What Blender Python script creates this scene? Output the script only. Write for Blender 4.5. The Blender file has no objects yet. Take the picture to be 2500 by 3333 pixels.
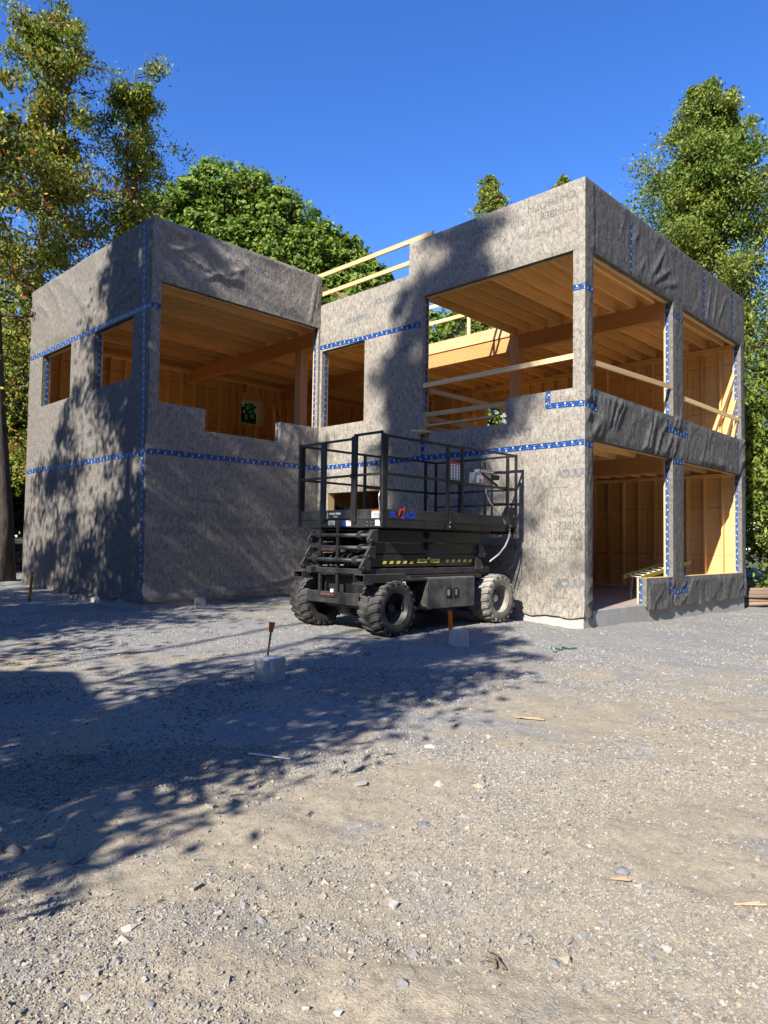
import bpy, bmesh, math, random
import numpy as np
from mathutils import Vector, Matrix
R = math.radians
random.seed(7)
RNG = np.random.default_rng(11)
scene = bpy.context.scene
COL = scene.collection

# ------------------------------------------------------------------ tagging
def tag(o, label=None, cat=None, group=None, kind=None):
    if label: o['label'] = label
    if cat: o['category'] = cat
    if group: o['group'] = group
    if kind: o['kind'] = kind
    return o

def empty(name, label=None, cat=None, group=None, loc=(0, 0, 0), rz=0.0):
    o = bpy.data.objects.new(name, None)
    o.empty_display_size = .3
    COL.objects.link(o)
    o.location = loc
    o.rotation_euler = (0, 0, rz)
    return tag(o, label, cat, group)

def link(name, me, parent=None):
    o = bpy.data.objects.new(name, me)
    COL.objects.link(o)
    if parent: o.parent = parent
    return o

# ------------------------------------------------------------------ mesh builder
class MB:
    """collects shapes, builds ONE mesh object with a UV map in metres (u along the length)"""
    def __init__(s):
        s.v = []; s.f = []; s.uv = []; s.mi = []; s.sm = []
    def face(s, pts, uv=None, mi=0, sm=False):
        n = len(s.v)
        s.v += [tuple(p) for p in pts]
        s.f.append(tuple(range(n, n + len(pts))))
        s.uv.append(uv if uv else [(p[0] + p[1], p[2]) for p in pts])
        s.mi.append(mi); s.sm.append(sm)
    def mesh(s, verts, faces, mi=0, sm=False, uvf=None):
        n = len(s.v)
        s.v += [tuple(p) for p in verts]
        for f in faces:
            s.f.append(tuple(n + i for i in f))
            s.uv.append([uvf(verts[i]) if uvf else (verts[i][0] + verts[i][1], verts[i][2]) for i in f])
            s.mi.append(mi); s.sm.append(sm)
    def obox(s, c, ax, h, mi=0):
        c = Vector(c); ax = [Vector(a).normalized() for a in ax]
        P = lambda i, j, k: c + ax[0] * h[0] * i + ax[1] * h[1] * j + ax[2] * h[2] * k
        order = sorted(range(3), key=lambda i: -h[i])
        L = order[0]
        quads = [((-1, -1, -1), (-1, 1, -1), (1, 1, -1), (1, -1, -1)), ((-1, -1, 1), (1, -1, 1), (1, 1, 1), (-1, 1, 1)),
                 ((-1, -1, -1), (1, -1, -1), (1, -1, 1), (-1, -1, 1)), ((-1, 1, -1), (-1, 1, 1), (1, 1, 1), (1, 1, -1)),
                 ((-1, -1, -1), (-1, -1, 1), (-1, 1, 1), (-1, 1, -1)), ((1, -1, -1), (1, 1, -1), (1, 1, 1), (1, -1, 1))]
        for q in quads:
            const = [i for i in range(3) if q[0][i] == q[1][i] == q[2][i] == q[3][i]][0]
            axs = [i for i in range(3) if i != const]
            a = L if L in axs else max(axs, key=lambda i: h[i])
            b = [i for i in axs if i != a][0]
            s.face([P(*t) for t in q], [(t[a] * h[a], t[b] * h[b] + const * 1.37) for t in q], mi)
    def box(s, a, b, mi=0):
        c = [(a[i] + b[i]) / 2 for i in range(3)]; h = [abs(b[i] - a[i]) / 2 for i in range(3)]
        s.obox(c, [(1, 0, 0), (0, 1, 0), (0, 0, 1)], h, mi)
    def bar(s, p, q, w, t, up=(0, 0, 1), mi=0):
        p = Vector(p); q = Vector(q); d = q - p; l = d.length; d.normalize()
        up = Vector(up)
        if abs(d.dot(up)) > .98: up = Vector((1, 0, 0))
        sd = d.cross(up).normalized(); u2 = sd.cross(d)
        s.obox((p + q) / 2, [d, sd, u2], [l / 2, w / 2, t / 2], mi)
    def tube(s, pts, r, n=10, mi=0, cap=True, sm=True):
        pts = [Vector(p) for p in pts]
        rs = r if isinstance(r, (list, tuple)) else [r] * len(pts)
        rings = []; ln = 0
        base = len(s.v); us = []
        prev = None
        for i, p in enumerate(pts):
            d = (pts[min(i + 1, len(pts) - 1)] - pts[max(i - 1, 0)]).normalized()
            if prev is None:
                a = Vector((0, 0, 1)) if abs(d.z) < .9 else Vector((1, 0, 0))
                sd = d.cross(a).normalized()
            else:
                sd = (prev - d * prev.dot(d)).normalized()
            prev = sd; u2 = d.cross(sd)
            if i: ln += (p - pts[i - 1]).length
            us.append(ln)
            for k in range(n):
                a = 2 * math.pi * k / n
                s.v.append(tuple(p + (sd * math.cos(a) + u2 * math.sin(a)) * rs[i]))
        for i in range(len(pts) - 1):
            for k in range(n):
                k2 = (k + 1) % n
                s.f.append((base + i * n + k, base + i * n + k2, base + (i + 1) * n + k2, base + (i + 1) * n + k))
                w = 2 * math.pi * max(rs[i], .001) / n
                s.uv.append([(us[i], k * w), (us[i], (k + 1) * w), (us[i + 1], (k + 1) * w), (us[i + 1], k * w)])
                s.mi.append(mi); s.sm.append(sm)
        if cap:
            for e, rev in ((0, True), (len(pts) - 1, False)):
                idx = [base + e * n + k for k in range(n)]
                if rev: idx.reverse()
                s.f.append(tuple(idx)); s.uv.append([(0, 0)] * n); s.mi.append(mi); s.sm.append(False)
    def cyl(s, p, q, r, n=16, mi=0): s.tube([p, q], r, n, mi)
    def lathe(s, prof, n, origin=(0, 0, 0), axis='y', mi=0, sm=True):
        """prof: list of (r, h); axis y"""
        o = Vector(origin); base = len(s.v)
        for r, h in prof:
            for k in range(n):
                a = 2 * math.pi * k / n
                if axis == 'y': p = (r * math.cos(a), h, r * math.sin(a))
                else: p = (r * math.cos(a), r * math.sin(a), h)
                s.v.append(tuple(o + Vector(p)))
        for i in range(len(prof) - 1):
            for k in range(n):
                k2 = (k + 1) % n
                s.f.append((base + i * n + k, base + (i + 1) * n + k, base + (i + 1) * n + k2, base + i * n + k2))
                s.uv.append([(k * .05, prof[i][1])] * 4); s.mi.append(mi); s.sm.append(sm)
    def prism(s, poly, y0, y1, mi=0):
        """poly in x,z extruded along y"""
        n = len(poly)
        A = [(p[0], y0, p[1]) for p in poly]; B = [(p[0], y1, p[1]) for p in poly]
        s.face(A, None, mi); s.face(B[::-1], None, mi)
        for i in range(n):
            j = (i + 1) % n
            s.face([A[j], A[i], B[i], B[j]], None, mi)
    def build(s, name, mats, parent=None, bevel=0.0, recalc=False):
        me = bpy.data.meshes.new(name)
        me.from_pydata(s.v, [], s.f)
        ul = me.uv_layers.new(name='UVMap')
        flat = [c for f in s.uv for p in f for c in p]
        ul.data.foreach_set('uv', flat)
        me.polygons.foreach_set('material_index', s.mi)
        me.polygons.foreach_set('use_smooth', s.sm)
        for m in (mats if isinstance(mats, (list, tuple)) else [mats]): me.materials.append(m)
        me.validate(); me.update()
        if recalc or bevel:
            bm = bmesh.new(); bm.from_mesh(me)
            bmesh.ops.remove_doubles(bm, verts=bm.verts, dist=1e-5)
            bmesh.ops.recalc_face_normals(bm, faces=bm.faces)
            bm.to_mesh(me); bm.free()
        o = link(name, me, parent)
        if bevel:
            md = o.modifiers.new('bevel', 'BEVEL'); md.width = bevel; md.segments = 2; md.limit_method = 'ANGLE'
            md.angle_limit = R(40)
        return o

def np_mesh(name, V, F, mat, parent=None, col=None, smooth=False, k=4):
    """fast mesh from numpy arrays; F is (n,k)"""
    me = bpy.data.meshes.new(name)
    V = np.ascontiguousarray(V, dtype=np.float32); F = np.ascontiguousarray(F, dtype=np.int32)
    me.vertices.add(len(V)); me.vertices.foreach_set('co', V.ravel())
    me.loops.add(F.size); me.loops.foreach_set('vertex_index', F.ravel())
    me.polygons.add(len(F))
    me.polygons.foreach_set('loop_start', np.arange(len(F), dtype=np.int32) * F.shape[1])
    me.polygons.foreach_set('loop_total', np.full(len(F), F.shape[1], dtype=np.int32))
    me.polygons.foreach_set('use_smooth', np.full(len(F), smooth, dtype=bool))
    me.update(calc_edges=True)
    if col is not None:
        a = me.color_attributes.new('col', 'FLOAT_COLOR', 'POINT')
        c = np.ones((len(V), 4), np.float32); c[:, :3] = col
        a.data.foreach_set('color', c.ravel())
    me.materials.append(mat)
    return link(name, me, parent)

# ------------------------------------------------------------------ numpy noise
def _h(ix, iy, seed):
    n = (ix.astype(np.int64) * 374761393 + iy.astype(np.int64) * 668265263 + seed * 974634777) & 0x7fffffff
    n = ((n ^ (n >> 13)) * 1274126177) & 0x7fffffff
    n = n ^ (n >> 16)
    return (n & 0xffff) / 65535.0
def vn(x, y, seed=0):
    x = np.asarray(x, float); y = np.asarray(y, float)
    ix = np.floor(x); iy = np.floor(y); fx = x - ix; fy = y - iy
    fx = fx * fx * fx * (fx * (fx * 6 - 15) + 10); fy = fy * fy * fy * (fy * (fy * 6 - 15) + 10)
    a = _h(ix, iy, seed); b = _h(ix + 1, iy, seed); c = _h(ix, iy + 1, seed); d = _h(ix + 1, iy + 1, seed)
    return (a * (1 - fx) + b * fx) * (1 - fy) + (c * (1 - fx) + d * fx) * fy
def fbm(x, y, seed=0, o=4, g=.5):
    t = 0; a = 1; s = 0
    for i in range(o):
        t = t + vn(x * 2 ** i, y * 2 ** i, seed + i * 17) * a; s += a; a *= g
    return t / s
def ridged(x, y, seed=0):
    n = vn(x, y, seed)
    return (1 - np.abs(2 * n - 1)) ** 2
def sstep(a, b, x):
    t = np.clip((x - a) / (b - a), 0, 1); return t * t * (3 - 2 * t)

# ------------------------------------------------------------------ materials
def new_mat(name):
    m = bpy.data.materials.new(name); m.use_nodes = True
    nt = m.node_tree; nt.nodes.clear()
    o = nt.nodes.new('ShaderNodeOutputMaterial'); b = nt.nodes.new('ShaderNodeBsdfPrincipled')
    nt.links.new(b.outputs[0], o.inputs[0])
    b.inputs['Roughness'].default_value = .8
    b.inputs['Specular IOR Level'].default_value = .3
    return m, nt, b, o
class NT:
    def __init__(s, nt): s.nt = nt
    def n(s, t, **kw):
        x = s.nt.nodes.new('ShaderNode' + t)
        for k, v in kw.items():
            if k.startswith('i_'): x.inputs[k[2:].replace('_', ' ')].default_value = v
            else: setattr(x, k, v)
        return x
    def l(s, a, b): s.nt.links.new(a, b)
    def noise(s, vec, scale, detail=4, rough=.5, dist=0.0):
        x = s.n('TexNoise'); x.inputs['Scale'].default_value = scale; x.inputs['Detail'].default_value = detail
        x.inputs['Roughness'].default_value = rough; x.inputs['Distortion'].default_value = dist
        if vec is not None: s.l(vec, x.inputs['Vector'])
        return x.outputs['Fac']
    def map(s, vec, sc=(1, 1, 1), loc=(0, 0, 0), rot=(0, 0, 0)):
        x = s.n('Mapping'); x.inputs['Scale'].default_value = sc; x.inputs['Location'].default_value = loc; x.inputs['Rotation'].default_value = rot
        s.l(vec, x.inputs['Vector']); return x.outputs[0]
    def ramp(s, f, stops):
        x = s.n('ValToRGB'); e = x.color_ramp.elements
        while len(e) < len(stops): e.new(.5)
        for el, (p, c) in zip(e, stops):
            el.position = p; el.color = (c[0], c[1], c[2], 1) if len(c) == 3 else c
        s.l(f, x.inputs[0]); return x.outputs[0]
    def mix(s, f, a, b, mode='MIX'):
        x = s.n('Mix', data_type='RGBA', blend_type=mode)
        for sock, v in ((x.inputs[0], f), (x.inputs[6], a), (x.inputs[7], b)):
            if isinstance(v, (int, float)): sock.default_value = v
            elif isinstance(v, tuple): sock.default_value = (v[0], v[1], v[2], 1)
            else: s.l(v, sock)
        return x.outputs[2]
    def math(s, op, a, b=None, c=None):
        x = s.n('Math', operation=op)
        for i, v in enumerate((a, b, c)):
            if v is None: continue
            if isinstance(v, (int, float)): x.inputs[i].default_value = v
            else: s.l(v, x.inputs[i])
        return x.outputs[0]
    def bump(s, h, b, strength=.3, dist=.01, prev=None):
        x = s.n('Bump'); x.inputs['Strength'].default_value = strength; x.inputs['Distance'].default_value = dist
        s.l(h, x.inputs['Height'])
        if prev is not None: s.l(prev, x.inputs['Normal'])
        if b is not None: s.l(x.outputs[0], b.inputs['Normal'])
        return x.outputs[0]
    def uv(s): return s.n('UVMap').outputs[0]
    def obj(s): return s.n('TexCoord').outputs['Object']
    def rnd(s): return s.n('ObjectInfo').outputs['Random']

def mat_plain(name, c, rough=.7, spec=.3, metal=0, nscale=0, namp=.15):
    m, nt, b, o = new_mat(name)
    b.inputs['Base Color'].default_value = (*c, 1); b.inputs['Roughness'].default_value = rough
    b.inputs['Specular IOR Level'].default_value = spec; b.inputs['Metallic'].default_value = metal
    if nscale:
        g = NT(nt); f = g.noise(g.obj(), nscale, 5, .6)
        lo = tuple(x * (1 - namp) for x in c); hi = tuple(min(1, x * (1 + namp)) for x in c)
        g.l(g.ramp(f, [(.3, lo), (.7, hi)]), b.inputs['Base Color'])
    return m

def mat_wrap(name, lo, mid, hi, text=None):
    m, nt, b, o = new_mat(name); g = NT(nt); uv = g.uv()
    f1 = g.noise(g.map(uv, (1.5, .7, 1)), 13, 8, .72, .8)
    f2 = g.noise(g.map(uv, (1, .8, 1)), 60, 6, .75, 2.6)
    f3 = g.noise(uv, 1.1, 3, .5)
    # fine dark hairs of the fleece
    v = g.n('TexVoronoi', feature='DISTANCE_TO_EDGE'); v.inputs['Scale'].default_value = 17; v.inputs['Randomness'].default_value = 1
    dn = g.n('TexNoise'); dn.inputs['Scale'].default_value = 9; dn.inputs['Detail'].default_value = 4; g.l(uv, dn.inputs['Vector'])
    vv = g.n('VectorMath', operation='MULTIPLY_ADD'); g.l(dn.outputs['Color'], vv.inputs[0]); vv.inputs[1].default_value = (.16, .16, .16); g.l(uv, vv.inputs[2])
    g.l(vv.outputs[0], v.inputs['Vector'])
    hair = g.math('LESS_THAN', v.outputs['Distance'], .016)
    hm = g.math('MULTIPLY', hair, g.math('GREATER_THAN', g.noise(uv, 5, 3), .46))
    s_ = g.math('ADD', g.math('MULTIPLY', f1, .52), g.math('MULTIPLY', f2, .48))
    c = g.ramp(s_, [(.39, lo), (.475, mid), (.56, hi)])
    c = g.mix(g.math('MULTIPLY', hm, .65), c, tuple(x * .8 for x in lo))
    c = g.mix(g.ramp(f3, [(.4, (0, 0, 0)), (.7, (.3, .3, .3))]), c, (mid[0] * 1.1, mid[1] * .98, mid[2] * .96))
    if text: c = g.mix(text[1], c, text[0], 'MULTIPLY')
    g.l(c, b.inputs['Base Color'])
    b.inputs['Roughness'].default_value = .85; b.inputs['Specular IOR Level'].default_value = .25
    bp = g.bump(g.noise(uv, 5, 6, .62, .5), None, .8, .03); g.bump(f2, b, .5, .008, bp)
    return m

def mat_wood(name, c, dark=.72, knots=True, grain=22.0, seams=False, kn=.05):
    m, nt, b, o = new_mat(name); g = NT(nt); uv = g.uv()
    off = g.n('CombineXYZ'); r = g.rnd()
    g.l(g.math('MULTIPLY', r, 37.0), off.inputs[0]); g.l(g.math('MULTIPLY', r, 91.0), off.inputs[1])
    add = g.n('VectorMath', operation='ADD'); g.l(uv, add.inputs[0]); g.l(off.outputs[0], add.inputs[1]); p = add.outputs[0]
    f = g.noise(g.map(p, (1.3, grain, 1)), 1.0, 5, .6, .8)
    f2 = g.noise(p, 1.6, 3)
    cc = g.ramp(f, [(.3, tuple(x * dark for x in c)), (.62, c)])
    cc = g.mix(g.ramp(f2, [(.35, (0, 0, 0)), (.75, (.35, .35, .35))]), cc, (c[0] * .92, c[1] * .72, c[2] * .55))
    if knots:
        v = g.n('TexVoronoi'); v.inputs['Scale'].default_value = 1.0; v.inputs['Randomness'].default_value = 1
        g.l(g.map(p, (3.2, 7.5, 1)), v.inputs['Vector'])
        k = g.ramp(v.outputs['Distance'], [(kn, (1, 1, 1)), (kn + .07, (0, 0, 0))])
        cc = g.mix(g.math('MULTIPLY', k, .75), cc, (c[0] * .3, c[1] * .2, c[2] * .13))
    # each board its own shade
    hv = g.n('HueSaturation'); g.l(cc, hv.inputs['Color'])
    g.l(g.math('MULTIPLY_ADD', r, .5, .68), hv.inputs['Value']); cc = hv.outputs[0]
    if seams:
        br = g.n('TexBrick'); br.inputs['Scale'].default_value = 1; br.inputs['Mortar Size'].default_value = .006
        br.inputs['Brick Width'].default_value = 2.44; br.inputs['Row Height'].default_value = 1.22
        br.inputs['Color1'].default_value = (1, 1, 1, 1); br.inputs['Color2'].default_value = (.86, .86, .86, 1); br.inputs['Mortar'].default_value = (.25, .2, .15, 1)
        g.l(uv, br.inputs['Vector']); cc = g.mix(1.0, cc, br.outputs[0], 'MULTIPLY')
    g.l(cc, b.inputs['Base Color']); b.inputs['Roughness'].default_value = .72
    g.bump(f, b, .15, .004)
    return m

def mat_tape(name='blue_tape'):
    m, nt, b, o = new_mat(name); g = NT(nt)
    sp = g.n('SeparateXYZ'); g.l(g.uv(), sp.inputs[0]); u, v = sp.outputs[0], sp.outputs[1]
    per = .15
    k = g.math('DIVIDE', u, per)
    fr = g.math('FRACT', k); fl = g.math('FLOOR', k)
    par = g.math('PINGPONG', fl, 1.0)               # 0,1,0,1
    cv = g.math('MULTIPLY_ADD', par, .44, .28)      # centre across
    du = g.math('MULTIPLY', g.math('SUBTRACT', fr, .5), per)
    dv = g.math('MULTIPLY', g.math('SUBTRACT', v, cv), .1)
    d = g.math('SQRT', g.math('ADD', g.math('MULTIPLY', du, du), g.math('MULTIPLY', dv, dv)))
    dot = g.math('MULTIPLY', g.math('LESS_THAN', d, .0165), g.math('SUBTRACT', 1.0, g.math('MULTIPLY', g.math('LESS_THAN', d, .006), .6)))
    # short printed dashes opposite each dot
    cv2 = g.math('MULTIPLY_ADD', par, -.36, .68)
    dash = g.math('MULTIPLY', g.math('LESS_THAN', g.math('ABSOLUTE', g.math('SUBTRACT', v, cv2)), .05), g.math('LESS_THAN', g.math('ABSOLUTE', du), .045))
    dash = g.math('MULTIPLY', dash, g.math('GREATER_THAN', g.noise(g.map(g.uv(), (60, 4, 1)), 1, 2), .5))
    w = g.math('MAXIMUM', dot, g.math('MULTIPLY', dash, .6))
    c = g.mix(w, (.005, .048, .19), (.6, .64, .68))
    g.l(c, b.inputs['Base Color']); b.inputs['Roughness'].default_value = .38; b.inputs['Specular IOR Level'].default_value = .5
    g.bump(g.noise(g.map(g.uv(), (9, 2.2, 1)), 3, 4, .6, .6), b, .6, .02)
    return m

def mat_concrete(name, c=(.36, .36, .34)):
    m, nt, b, o = new_mat(name); g = NT(nt); ob = g.obj()
    f = g.noise(ob, 2.2, 8, .65); f2 = g.noise(ob, 30, 5, .7); f3 = g.noise(g.map(ob, (3, 3, .5)), 3, 4)
    cc = g.ramp(f, [(.3, tuple(x * .72 for x in c)), (.7, tuple(x * 1.12 for x in c))])
    cc = g.mix(.35, cc, g.ramp(f2, [(.3, tuple(x * .7 for x in c)), (.7, tuple(x * 1.15 for x in c))]))
    cc = g.mix(g.ramp(f3, [(.55, (0, 0, 0)), (.75, (.4, .4, .4))]), cc, (c[0] * .62, c[1] * .6, c[2] * .55))
    g.l(cc, b.inputs['Base Color']); b.inputs['Roughness'].default_value = .9
    g.bump(f2, b, .35, .004)
    return m

def mat_black(name, base=(.012, .012, .013), dust=(.13, .12, .105), amt=.4, rough=.42):
    m, nt, b, o = new_mat(name); g = NT(nt); ob = g.obj()
    f = g.noise(ob, 3.0, 8, .7); f2 = g.noise(g.map(ob, (18, 18, 2.2)), 1.6, 5, .65)
    d = g.math('MULTIPLY', g.ramp(f, [(.42, (0, 0, 0)), (.75, (1, 1, 1))]), amt)
    st = g.math('MULTIPLY', g.ramp(f2, [(.55, (0, 0, 0)), (.8, (1, 1, 1))]), amt * .6)
    nz = g.n('SeparateXYZ'); g.l(g.n('NewGeometry').outputs['Normal'], nz.inputs[0])
    topd = g.math('MULTIPLY', g.math('MAXIMUM', nz.outputs[2], 0.0), amt * .9)   # settled dust lies on upward faces
    a = g.math('MINIMUM', g.math('ADD', g.math('ADD', d, st), topd), .9)
    g.l(g.mix(a, base, dust), b.inputs['Base Color'])
    g.l(g.math('MULTIPLY_ADD', a, .45, rough), b.inputs['Roughness'])
    b.inputs['Specular IOR Level'].default_value = .45
    return m

def mat_leaf(name, trans=.35):
    m, nt, b, o = new_mat(name); g = NT(nt)
    at = g.n('Attribute', attribute_name='col')
    g.l(at.outputs['Color'], b.inputs['Base Color']); b.inputs['Roughness'].default_value = .6; b.inputs['Specular IOR Level'].default_value = .25
    t = g.n('BsdfTranslucent'); g.l(g.mix(1.0, at.outputs['Color'], (1.25, 1.2, .6), 'MULTIPLY'), t.inputs[0])
    mx = g.n('MixShader'); mx.inputs[0].default_value = trans
    g.l(b.outputs[0], mx.inputs[1]); g.l(t.outputs[0], mx.inputs[2]); g.l(mx.outputs[0], o.inputs[0])
    return m

def mat_bark(name, c=(.13, .105, .085)):
    m, nt, b, o = new_mat(name); g = NT(nt); ob = g.obj()
    f = g.noise(g.map(ob, (6, 6, 1.1)), 2.4, 8, .7)
    g.l(g.ramp(f, [(.35, tuple(x * .35 for x in c)), (.65, tuple(x * 1.3 for x in c))]), b.inputs['Base Color'])
    g.bump(f, b, .9, .04); b.inputs['Roughness'].default_value = .95
    return m

def mat_ground(name):
    m, nt, b, o = new_mat(name); g = NT(nt); ob = g.obj()
    big = g.noise(ob, .33, 4, .6, .5); mid = g.noise(ob, 1.7, 7, .68, .4); fine = g.noise(ob, 26, 6, .75); grit = g.noise(ob, 110, 3, .7)
    tan = g.ramp(fine, [(.28, (.24, .20, .142)), (.5, (.345, .294, .215)), (.75, (.405, .352, .265))])
    gry = g.ramp(fine, [(.3, (.15, .147, .138)), (.55, (.29, .283, .265)), (.75, (.39, .38, .35))])
    at = g.n('Attribute', attribute_name='col')                      # r: how much loose crushed stone lies here, g: grass, b: soil
    sp = g.n('SeparateColor'); g.l(at.outputs['Color'], sp.inputs[0])
    k = g.math('ADD', g.math('MULTIPLY', g.math('SUBTRACT', mid, .5), 2.0), g.math('MULTIPLY', g.math('SUBTRACT', big, .5), 1.6))
    k = g.math('ADD', g.math('ADD', k, sp.outputs[0]), .13)
    kk = g.ramp(k, [(.22, (0, 0, 0)), (.62, (1, 1, 1))])
    c = g.mix(kk, tan, gry)
    c = g.mix(.5, c, g.mix(1.0, c, g.ramp(grit, [(.3, (.5, .5, .5)), (.7, (1.35, 1.35, 1.35))]), 'MULTIPLY'))
    v = g.n('TexVoronoi'); v.inputs['Scale'].default_value = 75; g.l(ob, v.inputs['Vector'])
    hv = g.n('HueSaturation'); hv.inputs['Saturation'].default_value = .25; g.l(v.outputs['Color'], hv.inputs['Color'])
    c = g.mix(.42, c, g.mix(1.0, c, g.mix(.5, (1, 1, 1), hv.outputs[0]), 'MULTIPLY'))
    grass = g.ramp(g.noise(ob, 9, 6, .7), [(.3, (.025, .045, .012)), (.7, (.10, .15, .03))])
    soil = g.ramp(mid, [(.3, (.05, .04, .03)), (.7, (.16, .12, .085))])
    c = g.mix(sp.outputs[1], c, grass); c = g.mix(sp.outputs[2], c, soil)
    g.l(c, b.inputs['Base Color']); b.inputs['Roughness'].default_value = .95; b.inputs['Specular IOR Level'].default_value = .12
    vd = g.math('SUBTRACT', 1.0, v.outputs['Distance'])
    v2 = g.n('TexVoronoi'); v2.inputs['Scale'].default_value = 150; g.l(ob, v2.inputs['Vector'])
    p1 = g.bump(fine, None, .28, .010); p2 = g.bump(vd, None, .2, .007, p1); p2 = g.bump(g.math('SUBTRACT', 1.0, v2.outputs['Distance']), None, .3, .005, p2); g.bump(grit, b, .5, .004, p2)
    return m

def mat_stone(name):
    m, nt, b, o = new_mat(name); g = NT(nt)
    at = g.n('Attribute', attribute_name='col'); f = g.noise(g.obj(), 60, 5, .7)
    g.l(g.mix(1.0, at.outputs['Color'], g.ramp(f, [(.3, (.72, .72, .72)), (.7, (1.15, 1.15, 1.15))]), 'MULTIPLY'), b.inputs['Base Color'])
    b.inputs['Roughness'].default_value = .9; b.inputs['Specular IOR Level'].default_value = .2
    g.bump(f, b, .4, .004)
    return m

M = {}
M['wrap'] = mat_wrap('house_wrap_fleece', (.082, .075, .064), (.220, .201, .170), (.36, .328, .276))
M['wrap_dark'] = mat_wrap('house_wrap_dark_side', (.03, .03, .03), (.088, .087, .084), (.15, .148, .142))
M['wrap_left_dimmed'] = mat_wrap('house_wrap_left_front_dimmed', (.062, .057, .050), (.138, .126, .110), (.22, .201, .174))  # same fleece darkened: dimmer light on the left front put into its colour
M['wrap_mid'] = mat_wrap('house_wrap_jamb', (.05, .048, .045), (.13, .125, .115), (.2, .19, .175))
M['wrap_ink'] = mat_wrap('house_wrap_ink', (.082, .075, .064), (.220, .201, .170), (.36, .328, .276), ((.62, .66, .72), .6))
M['wrap_ink_blue'] = mat_wrap('house_wrap_blue_ink', (.082, .075, .064), (.220, .201, .170), (.36, .328, .276), ((.5, .64, .82), .65))
M['wrap_ink_green'] = mat_wrap('house_wrap_green_ink', (.082, .075, .064), (.220, .201, .170), (.36, .328, .276), ((.5, .82, .76), .65))
M['tape'] = mat_tape()
M['lumber'] = mat_wood('spruce_lumber', (.82, .53, .215))
M['pale'] = mat_wood('fresh_pale_lumber', (.70, .52, .27), .82)
M['ply'] = mat_wood('plywood', (.78, .50, .20), .8, True, 9, True, .03)
M['beam'] = mat_wood('glued_beam', (.62, .31, .11), .78, True, 26)
M['post'] = mat_wood('fir_post', (.60, .33, .14), .75)
M['concrete'] = mat_concrete('poured_concrete', (.37, .37, .355))
M['block'] = mat_concrete('cast_concrete_block', (.56, .555, .52))
M['slab'] = mat_concrete('slab_concrete', (.38, .30, .25))
M['black'] = mat_black('black_painted_steel', amt=.16)
M['black2'] = mat_black('dusty_black_steel', (.014, .014, .015), (.15, .145, .135), .26, .48)
M['box_grey'] = mat_black('dusty_grey_steel', (.03, .03, .031), (.20, .195, .185), .62, .55)
M['rubber'] = mat_black('tyre_rubber', (.016, .016, .017), (.17, .16, .15), .42, .75)
M['rubber_dusty'] = mat_black('dust_caked_tyre', (.09, .085, .075), (.36, .33, .28), .85, .8)
M['rim'] = mat_black('steel_rim', (.012, .012, .013), (.16, .15, .13), .3, .45)
M['rim_dusty'] = mat_black('dust_caked_rim', (.07, .065, .058), (.40, .36, .29), .8, .6)
M['steel'] = mat_plain('bare_steel', (.42, .42, .42), .35, .5, .8, 20, .3)
M['red_wear'] = mat_plain('worn_red_grip', (.26, .045, .04), .7, .3, 0, 30, .6)
M['white'] = mat_plain('white_decal', (.75, .75, .75), .5, .4, 0, 40, .12)
M['blue_ink'] = mat_plain('blue_print', (.012, .05, .36), .45, .4)
M['red_ink'] = mat_plain('red_print', (.55, .05, .03), .45, .4)
M['orange_ink'] = mat_plain('orange_print', (.6, .16, .05), .45, .4)
M['yellow_ink'] = mat_plain('yellow_print', (.62, .58, .08), .5, .4, 0, 40, .15)
M['black_ink'] = mat_plain('black_print', (.01, .01, .01), .5, .4)
M['green_ink'] = mat_plain('pale_green_print', (.32, .5, .36), .5, .4)
M['grey_cable'] = mat_plain('pale_cable', (.55, .54, .5), .5, .4)
M['black_cable'] = mat_plain('black_cable', (.012, .012, .012), .5, .4)
M['orange_paint'] = mat_plain('orange_marker_paint', (.75, .16, .012), .6, .3, 0, 35, .15)
M['stake_wood'] = mat_wood('weathered_stake', (.26, .19, .12), .7, False)
M['dry_wood'] = mat_wood('dry_pale_wood', (.42, .33, .22), .8, False)
M['rust'] = mat_plain('rusty_rod', (.25, .15, .08), .85, .2, 0, 60, .35)
M['yellow_paint'] = mat_plain('yellow_paint', (.42, .34, .04), .5, .4, 0, 25, .12)
M['leaf'] = mat_leaf('foliage')
M['needle'] = mat_leaf('conifer_foliage', .25)
M['bark'] = mat_bark('grey_brown_bark')
M['bark_dark'] = mat_bark('dark_bark', (.085, .07, .06))
M['birch'] = mat_bark('pale_birch_bark', (.5, .47, .42))
M['ground'] = mat_ground('gravel_ground')
M['stone'] = mat_stone('crushed_stone')
# ------------------------------------------------------------------ terrain
CAM = np.array([-10.896, -5.867, 1.4])
ANCH = np.array([(-3.4, 1.15, .05), (-.8, 1.1, .10), (-.4, 2.9, .14), (0, 0, 0), (.5, -.6, -.01), (4, -.1, -.055), (4, -1.5, -.04), (8.2, -.1, -.125), (8.2, -3, -.13),
    (-3.2, 6.7, .09), (-.8, 6.7, .17), (-4.35, 6.8, .02), (-4.45, 8.2, .03), (-4.45, 9.5, .06), (-4.5, 12, .19), (-4.6, 13.3, .26), (-7, 8, .05), (-3.45, 3.0, .07), (-6.6, -.1, 0), (-10.9, -5.9, 0),
    (-9, -3, 0), (-7, -5, 0), (-12, 0, 0), (-3, -3, 0), (15, 0, -.05), (-5, 15.5, .36), (-10, 13, .2), (-1, 17, .6), (5, 21, .8), (12, 8, .1), (20, 10, .2), (-20, -5, 0), (0, -12, 0), (-8, 3, .01), (-6, -3, 0), (-3, -1.5, .0)])
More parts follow.
